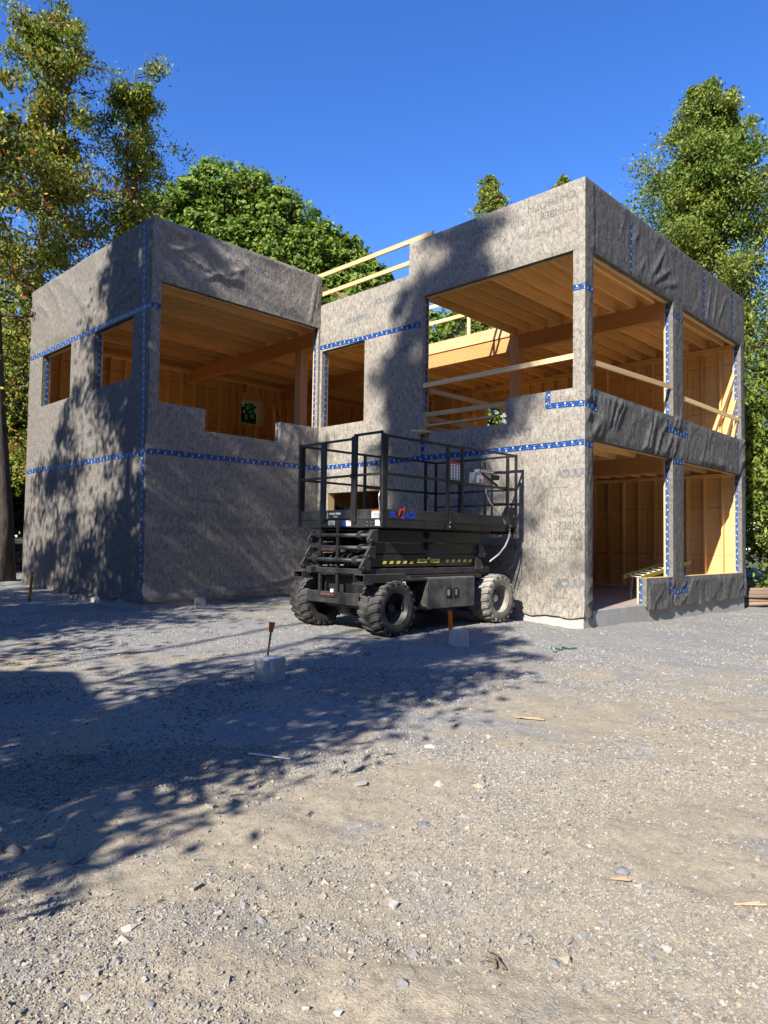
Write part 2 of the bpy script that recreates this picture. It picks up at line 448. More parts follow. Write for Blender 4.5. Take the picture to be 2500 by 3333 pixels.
def gz(x, y):
    x = np.asarray(x, float); y = np.asarray(y, float)
    d2 = (x[..., None] - ANCH[:, 0]) ** 2 + (y[..., None] - ANCH[:, 1]) ** 2
    w = 1 / (d2 + .25) ** 1.6
    return (w * ANCH[:, 2]).sum(-1) / w.sum(-1)
def gbump(x, y):
    near = np.clip(1.3 - np.hypot(x - CAM[0], y - CAM[1]) / 60, .2, 1)
    return ((fbm(x * .8, y * .8, 5, 3) - .5) * .07 + (fbm(x * 4, y * 4, 9, 4) - .5) * .035 + (fbm(x * 22, y * 22, 3, 3, .6) - .5) * .010) * near
def ground_z(x, y):
    z = gz(x, y)
    d = np.hypot(x - CAM[0], y - CAM[1])
    return z + gbump(x, y) * np.where(d > 40, .5, 1)
def loose(x, y):      # where the newer blue-grey crushed stone lies
    a = sstep(-4.2, 0.5, y + .35 * (x + 8)) * .55
    a = a + sstep(2, 9, x) * sstep(-4, -1, y) * .25
    a = a - sstep(1.5, .2, np.hypot(x + 7.6, y - 1.2) / 2) * .35
    return a

def make_ground():
    yaw = 0.7706
    # rings by distance, finer in front where the yard is seen
    rr = np.concatenate([np.geomspace(.9, 26, 540), np.geomspace(26.6, 600, 46)])
    af = np.linspace(-.66, .66, 300)
    ab = np.linspace(.66, 2 * math.pi - .66, 60)[1:-1]
    aa = np.concatenate([af, ab]) + yaw
    X = CAM[0] + rr[:, None] * np.cos(aa)[None]; Y = CAM[1] + rr[:, None] * np.sin(aa)[None]
    Z = ground_z(X, Y)
    n, k = X.shape
    V = np.stack([X, Y, Z], -1).reshape(-1, 3)
    c0 = len(V); V = np.vstack([V, [[CAM[0], CAM[1], float(ground_z(CAM[0], CAM[1]))]]])
    i = np.arange(n - 1)[:, None] * k; j = np.arange(k)[None]; j2 = (j + 1) % k
    F = np.stack([i + j, i + k + j, i + k + j2, i + j2], -1).reshape(-1, 4)
    jj = np.arange(k); T = np.stack([np.full(k, c0), jj, (jj + 1) % k, (jj + 1) % k], -1)
    col = np.zeros((len(V), 3), np.float32)
    x, y = V[:, 0], V[:, 1]
    col[:, 0] = np.clip(loose(x, y), -.4, 1)
    yard = sstep(0, 2.0, np.maximum(y - 15.2 - .12 * (x + 4), 0)) 
    yard = np.maximum(yard, sstep(9.6, 11.5, x) * sstep(-2.5, -.5, y + .2 * (x - 9)))
    gr = np.clip(np.maximum(yard, sstep(28, 40, np.hypot(x, y))), 0, 1)
    col[:, 1] = gr * sstep(.35, .6, fbm(x * .5, y * .5, 8, 3) + .1); col[:, 2] = gr * .8 * (1 - col[:, 1])
    o = np_mesh('ground', V, F, M['ground'], None, col, True)
    # centre fan
    bm = bmesh.new(); bm.from_mesh(o.data); bm.verts.ensure_lookup_table()
    for a in range(k):
        bm.faces.new((bm.verts[c0], bm.verts[a], bm.verts[(a + 1) % k])).smooth = True
    bm.normal_update(); bm.to_mesh(o.data); bm.free()
    tag(o, 'tan and blue grey gravel yard in front of the building', None, None, 'structure')
make_ground()

# ------------------------------------------------------------------ loose stones lying on the yard
OCT = np.array([(1, 0, 0), (-1, 0, 0), (0, 1, 0), (0, -1, 0), (0, 0, 1), (0, 0, -1)], float)
OCTF = np.array([(0, 2, 4), (2, 1, 4), (1, 3, 4), (3, 0, 4), (2, 0, 5), (1, 2, 5), (3, 1, 5), (0, 3, 5)])
CUB = np.array([(-1, -1, -1), (1, -1, -1), (1, 1, -1), (-1, 1, -1), (-1, -1, 1), (1, -1, 1), (1, 1, 1), (-1, 1, 1)], float) * .72
CUBF = np.array([(0, 2, 1), (0, 3, 2), (4, 5, 6), (4, 6, 7), (0, 1, 5), (0, 5, 4), (1, 2, 6), (1, 6, 5), (2, 3, 7), (2, 7, 6), (3, 0, 4), (3, 4, 7)])
def scatter(n, rmin, rmax, smin, smax, region=None, shape='c', half=.78, sink=.35, power=2.2, greymix=None):
    r = np.sqrt(RNG.uniform(rmin ** 2, rmax ** 2, n)); a = RNG.uniform(-half, half, n) + .7706
    x = CAM[0] + r * np.cos(a); y = CAM[1] + r * np.sin(a)
    keep = ~(((x > -.05) & (y > -.02)) | ((x > -4.36) & (y > 6.88))) & (y < 15)
    # clustered, as gravel is
    keep &= RNG.uniform(0, 1, n) < np.clip(.08 + 1.1 * sstep(.36, .62, fbm(x * 1.3, y * 1.3, 21, 4, .6)) * (.35 + fbm(x * .45 + 9, y * .45, 33, 2)), .07, 1)
    if region is not None: keep &= RNG.uniform(0, 1, n) < region(x, y)
    x, y = x[keep], y[keep]; n = len(x)
    s = smin + (smax - smin) * RNG.uniform(0, 1, n) ** power
    B, BF = (CUB, CUBF) if shape == 'c' else (OCT, OCTF)
    k = len(B)
    V = B[None] * RNG.uniform(.55, 1.25, (n, k, 1)) + RNG.normal(0, .16, (n, k, 3))
    V *= (np.stack([RNG.uniform(.8, 1.35, n), RNG.uniform(.6, 1.0, n), RNG.uniform(.38, .8, n)], -1) * s[:, None] * .5)[:, None]
    th = RNG.uniform(0, 2 * math.pi, n); tl = RNG.normal(0, .3, n)
    cx, sx = np.cos(tl), np.sin(tl)
    V = np.stack([V[..., 0], V[..., 1] * cx[:, None] - V[..., 2] * sx[:, None], V[..., 1] * sx[:, None] + V[..., 2] * cx[:, None]], -1)
    c, sn = np.cos(th), np.sin(th)
    V = np.stack([V[..., 0] * c[:, None] - V[..., 1] * sn[:, None], V[..., 0] * sn[:, None] + V[..., 1] * c[:, None], V[..., 2]], -1)
    z = ground_z(x, y)
    V += np.stack([x, y, z + s * (.5 - sink) * .5], -1)[:, None]
    F = (BF[None] + (np.arange(n) * k)[:, None, None]).reshape(-1, 3)
    g = np.clip(loose(x, y) + .55 + RNG.normal(0, .35, n), 0, 1)[:, None]
    tan = np.array([.345, .292, .22]); gry = np.array([.285, .278, .262])
    col = (tan * (1 - g) + gry * g) * RNG.uniform(.62, 1.25, n)[:, None]
    return V.reshape(-1, 3), F, np.repeat(col, k, 0)
def make_gravel():
    sets = [scatter(270000, 1.4, 5.0, .005, .015, None, 'o', power=2, sink=.22),
            scatter(72000, 1.5, 8.0, .007, .026, None, 'c', power=2.8, sink=.2),
            scatter(60000, 4.2, 10.5, .011, .030, lambda x, y: .35 + .65 * np.clip(loose(x, y) * 1.6, 0, 1), 'o', power=2),
            scatter(70000, 8.5, 19.0, .016, .045, lambda x, y: .25 + .75 * np.clip(loose(x, y) * 1.6, 0, 1), 'o', power=2),
            scatter(900, 1.6, 11, .028, .055, None, 'c', power=3)]
    off = 0; Vs = []; Fs = []; Cs = []
    for V, F, C in sets:
        Vs.append(V); Fs.append(F + off); Cs.append(C); off += len(V)
    o = np_mesh('gravel', np.vstack(Vs), np.vstack(Fs), M['stone'], None, np.vstack(Cs))
    tag(o, 'loose crushed stone strewn over the yard', None, None, 'stuff')
make_gravel()

def rock(label, x, y, s, c, flat=.65, seed=0):
    r = np.random.default_rng(100 + seed)
    bm = bmesh.new(); bmesh.ops.create_icosphere(bm, subdivisions=1, radius=1)
    ax = [Vector(r.normal(0, 1, 3)).normalized() for _ in range(14)]
    cut = r.uniform(.45, .8, 14)
    for v in bm.verts:
        for a, q in zip(ax, cut):
            d = v.co.dot(a)
            if d > q: v.co -= a * (d - q)
        v.co += Vector(r.normal(0, .06, 3))
        v.co = Vector((v.co.x * 1.2, v.co.y * .9, v.co.z * flat)) * s * .5
    me = bpy.data.meshes.new('rock'); bm.to_mesh(me); bm.free()
    a = me.color_attributes.new('col', 'FLOAT_COLOR', 'POINT')
    a.data.foreach_set('color', [q for _ in me.vertices for q in (*c, 1)])
    me.materials.append(M['stone'])
    o = link('rock', me); o.location = (x, y, float(ground_z(x, y)) - s * flat * .02)
    o.rotation_euler = (r.uniform(-.2, .2), r.uniform(-.2, .2), r.uniform(0, 6.3))
    tag(o, label, 'rock', 'bigger rocks lying on the gravel')
PALE = (.36, .335, .29); TANR = (.36, .30, .22); BLU = (.22, .215, .21)
for i, (lb, x, y, s, c) in enumerate([
    ('tan angular rock in the sun just right of the long shadow edge', -9.04, -3.28, .052, TANR),
    ('large pale white rock close to the bottom left shadow edge', -9.66, -3.42, .085, PALE),
    ('grey rock with a black shadow below the tan rock, bottom left half', -9.27, -3.58, .065, BLU),
    ('round grey rock right of the white strip on the gravel', -7.98, -2.87, .10, (.30, .29, .27)),
    ('grey rock beside smaller stones near the bottom centre', -9.29, -3.71, .075, BLU),
    ('grey rock lying in the tree shadow, nearest of the shaded three', -9.56, -2.71, .10, BLU),
    ('flat grey rock in the tree shadow left of centre', -9.57, -2.48, .10, BLU),
    ('dark block shaped rock in the shadow at the left edge', -9.71, -2.42, .12, (.13, .13, .14)),
    ('small pale rock with a sharp shadow, centre foreground', -8.78, -3.79, .06, PALE),
    ('tan lump of dried mud on the gravel, centre foreground', -8.91, -3.63, .075, TANR),
    ('pointed pale rock low in the bottom left corner', -9.93, -3.70, .055, PALE),
    ('blue grey rock above the pointed pale rock, bottom left', -9.79, -3.60, .055, BLU),
    ('pale rock in the sun beyond the round grey rock', -7.14, -2.70, .11, (.42, .40, .36)),
    ('pale rock with dark shadow in the middle of the yard', -7.70, -3.24, .085, PALE),
    ('dark blue slab of rock standing on edge in mid yard', -8.19, -3.55, .10, (.17, .18, .2)),
    ('tan rock right of the pale rock in mid yard', -7.56, -3.42, .085, TANR),
    ('blue grey rock near the bottom edge, right of centre', -8.75, -4.61, .06, BLU),
    ('pointed blue grey rock left of the dry twig', -9.04, -4.24, .065, BLU),
    ('half buried grey rock right of the dry twig', -8.53, -4.58, .06, (.26, .26, .26)),
    ('blue grey rock lowest at the bottom centre edge', -9.21, -4.34, .065, BLU),
    ('blue grey rock beside the splintered wood chip', -7.95, -4.46, .09, BLU),
    ('flat dark rock against the foot of the concrete block', -6.80, -.20, .17, (.2, .21, .23)),
]): rock(lb, x, y, s, c, seed=i)
# ------------------------------------------------------------------ the house under construction
L2, L3, LX, YM = 4.33, 6.91, 8.22, 13.3
house = empty('house', 'two storey house shell wrapped in grey brown fleece with bare timber inside', 'house')
T = .19

class Wall:
    def __init__(s, name, P, regions, holes, disp, tapes=(), step=.045, hem=.2, label=None, mat=None, core_z0=.302, plain=False):
        s.P, s.regions, s.holes, s.disp, s.tapes = P, regions, holes, disp, tapes
        s.hem = hem; s.mat = mat or M['wrap']
        us = sorted({q for r in regions + holes for q in (r[0], r[1])}); zs = sorted({q for r in regions + holes for q in (r[2], r[3])} | {core_z0})
        solid = lambda u, z: any(r[0] < u < r[1] and r[2] < z < r[3] for r in regions) and not any(h[0] < u < h[1] and h[2] < z < h[3] for h in holes)
        mb = MB()
        S = {(i, j): solid((us[i] + us[i + 1]) / 2, (zs[j] + zs[j + 1]) / 2) and zs[j] >= core_z0 - 1e-6 for i in range(len(us) - 1) for j in range(len(zs) - 1)}
        for (i, j), ok in S.items():
            if not ok: continue
            a, b, c, d = us[i], us[i + 1], zs[j], zs[j + 1]
            for dd, rev in ((-T, False), (-.003, True)):
                q = [(a, c), (b, c), (b, d), (a, d)]
                if rev: q.reverse()
                mb.face([P(u, z, dd) for u, z in q], [(u, z) for u, z in q])
            for (di, dj), (e0, e1) in {(-1, 0): ((a, c), (a, d)), (1, 0): ((b, c), (b, d)), (0, -1): ((a, c), (b, c)), (0, 1): ((a, d), (b, d))}.items():
                if S.get((i + di, j + dj)): continue
                mb.face([P(*e0, -.003), P(*e1, -.003), P(*e1, -T), P(*e0, -T)], [(e0[0] + e0[1], 0), (e1[0] + e1[1], 0), (e1[0] + e1[1], .19), (e0[0] + e0[1], .19)], 1)
        s.o = mb.build('wall', [M['ply'], M['pale']], house, recalc=True)
        if label: s.o['label'] = label
        s.skin(step, solid)
        for t in tapes: s.tape(*t)
    def depth(s, u, z):
        """how far the fleece stands off the sheathing"""
        u = np.asarray(u, float); z = np.asarray(z, float)
        d = s.disp(u, z)
        f = np.ones_like(d)
        for h in s.holes:
            dx = np.maximum(np.maximum(h[0] - u, u - h[1]), 0); dz = np.maximum(np.maximum(h[2] - z, z - h[3]), 0)
            f = np.minimum(f, sstep(0, .10, np.hypot(dx, dz)) * .9 + .1)
        for t in s.tapes:
            (u0, z0), (u1, z1) = t[0], t[1]
            L = (u1 - u0) ** 2 + (z1 - z0) ** 2
            k = np.clip(((u - u0) * (u1 - u0) + (z - z0) * (z1 - z0)) / L, 0, 1)
            f = np.minimum(f, sstep(.02, .14, np.hypot(u - u0 - k * (u1 - u0), z - z0 - k * (z1 - z0))) * .85 + .15)
        a = min(r[0] for r in s.regions); b = max(r[1] for r in s.regions)
        f = np.minimum(f, sstep(0, .07, np.minimum(u - a, b - u)))
        zt = max(r[3] for r in s.regions)
        f = np.minimum(f, sstep(0, .06, zt - z) * .8 + .2)
        return .006 + d * f
    def skin(s, step, solid):
        def grid(vals, lo, hi):
            vals = sorted(v for v in vals if lo <= v <= hi); out = []
            for a, b in zip(vals[:-1], vals[1:]):
                n = max(1, int(math.ceil((b - a) / step))); out += list(np.linspace(a, b, n, endpoint=False))
            return np.array(out + [vals[-1]])
        rs, hs = s.regions, s.holes
        u0 = min(r[0] for r in rs); u1 = max(r[1] for r in rs); z1 = max(r[3] for r in rs)
        us = grid({q for r in rs + hs for q in r[:2]}, u0, u1); zs = grid({q for r in rs + hs for q in r[2:]} | {s.hem}, s.hem, z1)
        U, Zm = np.meshgrid(us, zs, indexing='ij')
        D = s.depth(U, Zm)
        # hem waves at the bottom, ends meet the neighbour sheet
        Zv = Zm + np.where(Zm < s.hem + .25, (fbm(U * 3, U * 0, 3, 3) - .5) * .09 * (1 - (Zm - s.hem) / .25), 0)
        Uv = U + np.where(U <= u0 + 1e-6, -.006, 0) + np.where(U >= u1 - 1e-6, .006, 0)
        D = D + np.where(Zm < s.hem + .15, .018 * (1 - (Zm - s.hem) / .15) * vn(U * 5, U * 0, 8), 0)
        n, k = U.shape
        base = [s.P(float(a), float(b), float(c)) for a, b, c in zip(Uv.ravel(), Zv.ravel(), D.ravel())]
        F = []
        for i in range(n - 1):
            for j in range(k - 1):
                if solid((us[i] + us[i + 1]) / 2, max((zs[j] + zs[j + 1]) / 2, min(r[2] for r in rs) + .01)):
                    F.append((i * k + j, (i + 1) * k + j, (i + 1) * k + j + 1, i * k + j + 1))
        o = np_mesh('house_wrap', np.array(base), np.array(F), s.mat, s.o, None, True)
        me = o.data; ul = me.uv_layers.new(name='UVMap')
        li = np.array(F).ravel(); uv = np.stack([U.ravel()[li], Zm.ravel()[li]], -1).astype(np.float32)
        ul.data.foreach_set('uv', uv.ravel())
        bm = bmesh.new(); bm.from_mesh(me)
        bmesh.ops.delete(bm, geom=[v for v in bm.verts if not v.link_faces], context='VERTS'); bm.to_mesh(me); bm.free()
    def strip(s, name, a, b, w, off, mat, seed=0):
        (u0, z0), (u1, z1) = a, b
        L = math.hypot(u1 - u0, z1 - z0); n = max(2, int(L / .05)); du, dz = (u1 - u0) / L, (z1 - z0) / L
        mb = MB(); wob = random.uniform(0, 50)
        rows = []
        for i in range(n + 1):
            t = L * i / n; row = []
            wv = (float(vn(wob + t * 1.3, 0, 4)) - .5) * .02
            for q in (0, .5, 1):
                u = u0 + du * t - dz * (q - .5) * w + (-dz) * wv; z = z0 + dz * t + du * (q - .5) * w + du * wv
                row.append((s.P(u, z, float(s.depth(u, z)) + off), (t, q)))
            rows.append(row)
        for i in range(n):
            for q in range(2):
                c = [rows[i][q], rows[i + 1][q], rows[i + 1][q + 1], rows[i][q + 1]]
                mb.face([x[0] for x in c], [x[1] for x in c], 0, True)
        return mb.build(name, mat, s.o)
    def tape(s, a, b, w=.10, off=.005):
        return s.strip('tape', a, b, w, off, M['tape'])
    def jamb(s, u, sgn, z0, z1, tape=True):
        """wrapped return of the fleece on a vertical jamb at u whose face looks towards sgn"""
        mb = MB(); n = 14
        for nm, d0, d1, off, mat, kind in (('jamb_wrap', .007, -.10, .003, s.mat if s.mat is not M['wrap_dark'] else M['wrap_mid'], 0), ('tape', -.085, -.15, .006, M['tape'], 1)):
            if kind and not tape: continue
            mb = MB()
            for i in range(n):
                a = z0 + (z1 - z0) * i / n; b = z0 + (z1 - z0) * (i + 1) / n
                o1 = off + .004 * float(vn(a * 3, u, 5)); o2 = off + .004 * float(vn(b * 3, u, 5))
                mb.face([s.P(u + sgn * o1, a, d0), s.P(u + sgn * o2, b, d0), s.P(u + sgn * o2, b, d1), s.P(u + sgn * o1, a, d1)],
                        [(a, 0), (b, 0), (b, 1 if kind else .1), (a, 1 if kind else .1)], 0, True)
            mb.build(nm, mat, s.o)
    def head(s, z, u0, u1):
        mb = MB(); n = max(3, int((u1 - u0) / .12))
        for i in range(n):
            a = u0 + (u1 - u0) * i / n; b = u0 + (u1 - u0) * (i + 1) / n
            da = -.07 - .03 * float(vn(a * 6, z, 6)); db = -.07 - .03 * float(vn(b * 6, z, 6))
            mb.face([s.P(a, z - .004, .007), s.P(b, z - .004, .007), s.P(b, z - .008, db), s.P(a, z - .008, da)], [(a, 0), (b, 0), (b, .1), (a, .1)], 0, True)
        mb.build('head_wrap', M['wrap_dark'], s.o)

def fold(u, z, p, q, w, amp):
    (u0, z0), (u1, z1) = p, q
    L = (u1 - u0) ** 2 + (z1 - z0) ** 2
    k = np.clip(((u - u0) * (u1 - u0) + (z - z0) * (z1 - z0)) / L, 0, 1)
    d = np.hypot(u - u0 - k * (u1 - u0), z - z0 - k * (z1 - z0))
    return amp * np.exp(-(d / w) ** 2) * np.sin(np.pi * (k * .9 + .05)) ** .6
def rot(u, z, deg):
    a = R(deg); return u * math.cos(a) + z * math.sin(a), -u * math.sin(a) + z * math.cos(a)
def warp(u, z, s, a, seed): return u + (fbm(u * s, z * s, seed, 2) - .5) * a, z + (fbm(u * s + 7, z * s + 3, seed + 5, 2) - .5) * a

def disp_right(u, z):       # side in grazing light: strong creases
    uw, zw = warp(u, z, 1.4, .35, 3)
    d = fbm(u * 9, z * 5, 2, 3) * .010 + ridged(*[q for q in (uw * 7, zw * 1.1)], 4) * .007
    a, p = rot(uw, zw, 62)
    mid = ((z > 3.2) & (z < 4.15))
    lob = sstep(.35, .65, vn(u * 1.1 + 4, z * .7, 12))
    d = d + np.where(mid, ridged(a * .75, p * 5.5, 6) ** 1.3 * (.012 + .034 * lob), 0)
    a2, p2 = rot(uw, zw, 35)
    d = d + np.where(mid & (u > 4.3), ridged(a2 * .9, p2 * 4.2, 16) ** 1.2 * .03 * lob, 0)
    d = d + np.where(z < .85, ridged(a2 * .8, p2 * 4, 9) * .03 + ridged(uw * 5, zw * .6, 10) * .012, 0)
    d = d + np.where(u < .3, ridged(uw * 9, zw * .55, 14) * .018, 0)
    d = d + np.where(z > 6.5, ridged(*[q for q in rot(uw * 2.4, zw * 1.6, -28)], 8) * .016 * sstep(.4, .7, vn(u * .8, z * .9, 31)), 0)
    for p_, q_, w, am in (((2.6, 6.75), (3.3, 7.5), .05, .03), ((2.7, 6.65), (3.6, 7.2), .05, .025), ((3.1, 6.7), (3.9, 6.95), .06, .025), ((5.6, 6.6), (5.9, 7.5), .05, .02), ((6.0, 6.6), (6.3, 7.5), .05, .02), ((6.3, 6.7), (6.9, 7.5), .05, .02)):
        d = d + fold(u, z, p_, q_, w, am)
    return d
def disp_front(u, z):       # sunlit front of the right block
    uw, zw = warp(u, z, 1.2, .3, 5)
    d = fbm(u * 7, z * 7, 22, 3) * .012 + ridged(uw * 5, zw * 3, 23) * .009 + ridged(uw * 9, zw * 3.5, 28) * .006
    a, p = rot(uw, zw, -35)
    d = d + np.where((z > 3.2) & (z < 4.1) & (u < 1.6), ridged(a * 2.2, p * 4.5, 24) * .016, 0)
    d = d + np.where(z > 5.9, ridged(uw * 3, zw * 1.4, 25) * .008, 0)
    d = d + np.where((z > 6.0) & (z < 6.5) & (u > 3.7) & (u < 4.9), ridged(a * 2, p * 4.5, 26) * .02 * (1 - np.abs(u - 4.3) / .6), 0)
    d = d + np.where((z > 2.6) & (z < 3.15) & (u > 6.2), ridged((u - 6.9) / np.maximum(3.35 - z, .2) * 1.6, z * 0, 27) * .03, 0)
    return d
def disp_left_side(u, z):   # side of the left block, looks to the right
    uw, zw = warp(u, z, .9, .45, 7)
    a, p = rot(uw, zw, -16)
    d = fbm(u * 7, z * 7, 32, 3) * .008
    d = d + np.where(z > 6.5, ridged(a * .55, p * 3.3, 33) ** 1.5 * .06 * sstep(6.5, 6.8, z), 0)
    a2, p2 = rot(uw, zw, 72)
    d = d + np.where((z > 3.15) & (z < 4.2), ridged(a2 * .45, p2 * 3.2, 34) ** 2 * .04, 0)
    for p_, q_, w, am in (((-4.33, .30), (-1.6, .42), .035, .03), ((-1.6, .42), (-.1, .75), .035, .03), ((-4.3, .24), (-.6, .34), .03, .035), ((-2.3, .36), (-.8, .56), .03, .025),
                          ((-4.3, 1.28), (-3.9, 1.36), .02, .016), ((-4.3, 1.25), (-3.85, 1.2), .02, .016), ((-4.3, 1.22), (-3.95, 1.05), .02, .016),
                          ((-3.5, 6.7), (-2.2, 7.3), .05, .03), ((-4.1, 7.1), (-3.2, 7.55), .05, .03), ((-.35, 6.6), (-.15, 7.7), .03, .03), ((-.2, 6.6), (-.08, 7.7), .02, .02)):
        d = d + fold(u, z, p_, q_, w, am)
    return d
def disp_left_front(u, z):
    uw, zw = warp(u, z, 1.0, .4, 9)
    d = fbm(u * 6, z * 5, 42, 3) * .006 + ridged(uw * 6, zw * 1.3, 43) * .011
    a, p = rot(uw, zw, 48)
    d = d + np.where(z > 6, ridged(a * .6, p * 2.4, 44) ** 1.6 * .055 * sstep(6.0, 6.3, z), 0)
    for p_, q_, w, am in (((8.6, 6.4), (7.3, 6.75), .06, .03), ((8.5, 6.35), (7.2, 6.45), .05, .03), ((8.6, 6.45), (7.9, 7.2), .05, .025), ((7.1, .45), (7.1, 3.0), .03, .01)):
        d = d + fold(u, z, p_, q_, w, am)
    return d
flat = lambda u, z: np.zeros_like(np.asarray(u, float)) + .004

# --- right block, front (x = 0, looks to -x); u runs along +y
W3 = Wall('w', lambda u, z, d: (-d, u, z), [(0, 4.05, .2, 7.76), (4.05, L3, .2, 7.06)],
    [(.22, 3.66, 4.12, 6.53), (1.58, 3.60, 3.65, 4.12), (5.38, 6.83, 4.12, 5.94), (4.85, 6.53, 1.0, 2.55)], disp_front,
    [((0, 3.16), (6.91, 3.15)), ((3.72, 5.96), (6.91, 6.03)), ((3.62, 3.64), (3.62, 3.18)), ((.70, 4.13), (.70, 3.83)), ((.74, 3.85), (0, 3.83)), ((.22, 5.86), (0, 5.85))],
    label='sunlit front wall of the right block')
# --- right block, side (y = 0, looks to -y); u runs along +x
W4 = Wall('w', lambda u, z, d: (u, -d, z), [(0, LX, .2, 7.76)],
    [(.28, 3.72, 4.12, 6.53), (4.26, 7.95, 4.12, 6.53), (.28, 2.42, .2, 3.24), (2.42, 3.69, .8, 3.24), (4.25, 7.95, .8, 3.24)], disp_right,
    [((1.74, 6.56), (1.76, 7.5), .075), ((5.46, 6.56), (5.47, 7.74), .075), ((7.36, 6.56), (7.37, 7.7), .075), ((0, 3.83), (.42, 3.79)), ((.39, 3.8), (.39, 4.12), .07), ((0, 3.15), (.28, 3.12)),
     ((3.42, 3.82), (4.46, 3.80)), ((3.44, 3.82), (3.44, 4.1), .05), ((4.42, 3.8), (4.42, 4.1), .06), ((3.69, 3.18), (4.25, 3.2)), ((3.52, .5), (4.42, .5)), ((3.54, .5), (3.54, .8), .07), ((4.38, .5), (4.38, .8), .07),
     ((3.66, .23), (3.66, .48), .06), ((8.05, .24), (8.05, .8), .06), ((7.72, 3.26), (7.72, 4.1), .05), ((7.95, 2.98), (8.22, 2.98), .07), ((7.95, 5.55), (8.22, 5.55), .07), ((0, 5.86), (.28, 5.83)), ((3.74, 6.28), (4.2, 6.2), .07)],
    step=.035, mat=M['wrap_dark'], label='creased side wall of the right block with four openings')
# --- left block, side (y = L3, looks to -y); u runs along +x
W2 = Wall('w', lambda u, z, d: (u, L3 - d, z), [(-L2, 0, .2, 7.76)],
    [(-4.13, -.06, 4.11, 6.51), (-3.08, -1.13, 3.66, 4.11)], disp_left_side,
    [((-L2, 3.12), (-.01, 3.15)), ((-L2, 6.0), (-4.13, 6.0))], label='side wall of the left block with one wide stepped opening')
# --- left block, front (x = -L2, looks to -x); u runs along +y
W1 = Wall('w', lambda u, z, d: (-L2 - d, u, z), [(L3, YM, .2, 7.76)], mat=M['wrap_left_dimmed'], holes=
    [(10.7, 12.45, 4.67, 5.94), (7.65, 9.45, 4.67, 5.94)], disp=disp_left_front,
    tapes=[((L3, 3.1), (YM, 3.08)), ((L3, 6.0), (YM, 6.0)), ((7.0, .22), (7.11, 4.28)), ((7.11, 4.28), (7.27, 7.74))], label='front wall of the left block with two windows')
# --- back and far walls, seen from the inside
W5 = Wall('w', lambda u, z, d: (u, YM + d, z), [(-L2, LX, .2, 7.76)], [(1.93, 2.74, 5.18, 5.93), (5.3, 6.95, 1.7, 2.75)], flat, (), .4, label='back wall')
W6 = Wall('w', lambda u, z, d: (LX + d, u, z), [(0, YM, .2, 7.76)], [(6.5, 7.95, 4.75, 6.0)], flat, (), .4, label='far end wall')

# wrapped jambs: pale timber, tape, fleece
W3.jamb(3.66, -1, 3.65, 6.53); W3.jamb(6.83, -1, 4.12, 5.94); W3.head(6.53, .22, 3.66); W3.head(5.94, 5.38, 6.83)
W1.jamb(12.45, -1, 4.67, 5.94); W1.jamb(9.45, -1, 4.67, 5.94); W1.head(5.94, 10.7, 12.45); W1.head(5.94, 7.65, 9.45)
W2.jamb(-.06, -1, 4.11, 6.51); W2.jamb(-1.13, -1, 3.66, 4.11); W2.head(6.51, -4.13, -.06)
W4.jamb(3.72, -1, 4.12, 6.53); W4.jamb(7.95, -1, 4.12, 6.53); W4.jamb(3.69, -1, .8, 3.24); W4.jamb(7.95, -1, .8, 3.24); W4.jamb(2.42, -1, .25, .8)
W4.head(6.53, .28, 3.72); W4.head(6.53, 4.26, 7.95); W4.head(3.24, .28, 3.69); W4.head(3.24, 4.25, 7.95)

# --- foundation and floors
mb = MB(); mb.box((.025, .03, -.9), (LX - .02, YM - .02, .297)); mb.box((-L2 + .03, L3 + .03, -.9), (.025, YM - .02, .297))
mb.build('foundation', M['concrete'], house, .012)
mb = MB(); mb.box((-3.22, L3 - .04, -.3), (-2.96, L3 + .03, .24)); mb.build('footing_pad', M['concrete'], house, .01)
mb = MB(); mb.box((.2, .05, .2975), (LX - .2, YM - .2, .301)); mb.build('floor', M['slab'], house)
mb = MB(); mb.box((.2, .2, 3.56), (LX - .2, YM - .2, 3.60)); mb.box((-L2 + .2, L3 + .2, 3.56), (.2, YM - .2, 3.60)); mb.build('upper_floor', M['pale'], house)
mb = MB()
mb.box((.19, .19, 6.80), (LX - .19, 3.86, 6.83)); mb.box((3.6, 3.86, 6.80), (LX - .19, YM - .19, 6.83)); mb.box((-L2 + .19, L3 + .05, 6.80), (3.6, YM - .19, 6.83))
mb.build('roof_deck', M['ply'], house)

def board(name, p, q, w, t, mat, parent=house, up=(0, 0, 1), label=None):
    m = MB(); m.bar(p, q, w, t, up); o = m.build(name, mat, parent)
    if label: o['label'] = label
    return o
# joists (w is thickness, t is height)
for k in range(9):
    y = .34 + .4425 * k
    y = min(y, 3.82)
    board('joist', (.19, y, 6.675), (3.68, y, 6.675), .04, .248, M['lumber'])
    board('joist', (3.70, y + .05, 6.675), (8.03, y + .05, 6.675), .04, .248, M['lumber'])
for k in range(20):
    y = 4.32 + .44 * k
    if y < 12.9: board('joist', (3.70, y, 6.675), (8.03, y, 6.675), .04, .248, M['lumber'])
for k in range(13):
    y = 7.18 + .44 * k
    if y < 13.1:
        board('joist', (-L2 + .19, y, 6.675), (.22, y, 6.675), .04, .248, M['lumber'])
        board('joist', (.24, y + .05, 6.675), (3.68, y + .05, 6.675), .04, .248, M['lumber'])
for k in range(9):
    y = .34 + .4425 * k
    board('joist', (.19, y, 3.43), (3.66, y, 3.43), .04, .25, M['lumber'])
    board('joist', (3.68, y + .05, 3.43), (8.03, y + .05, 3.43), .04, .25, M['lumber'])
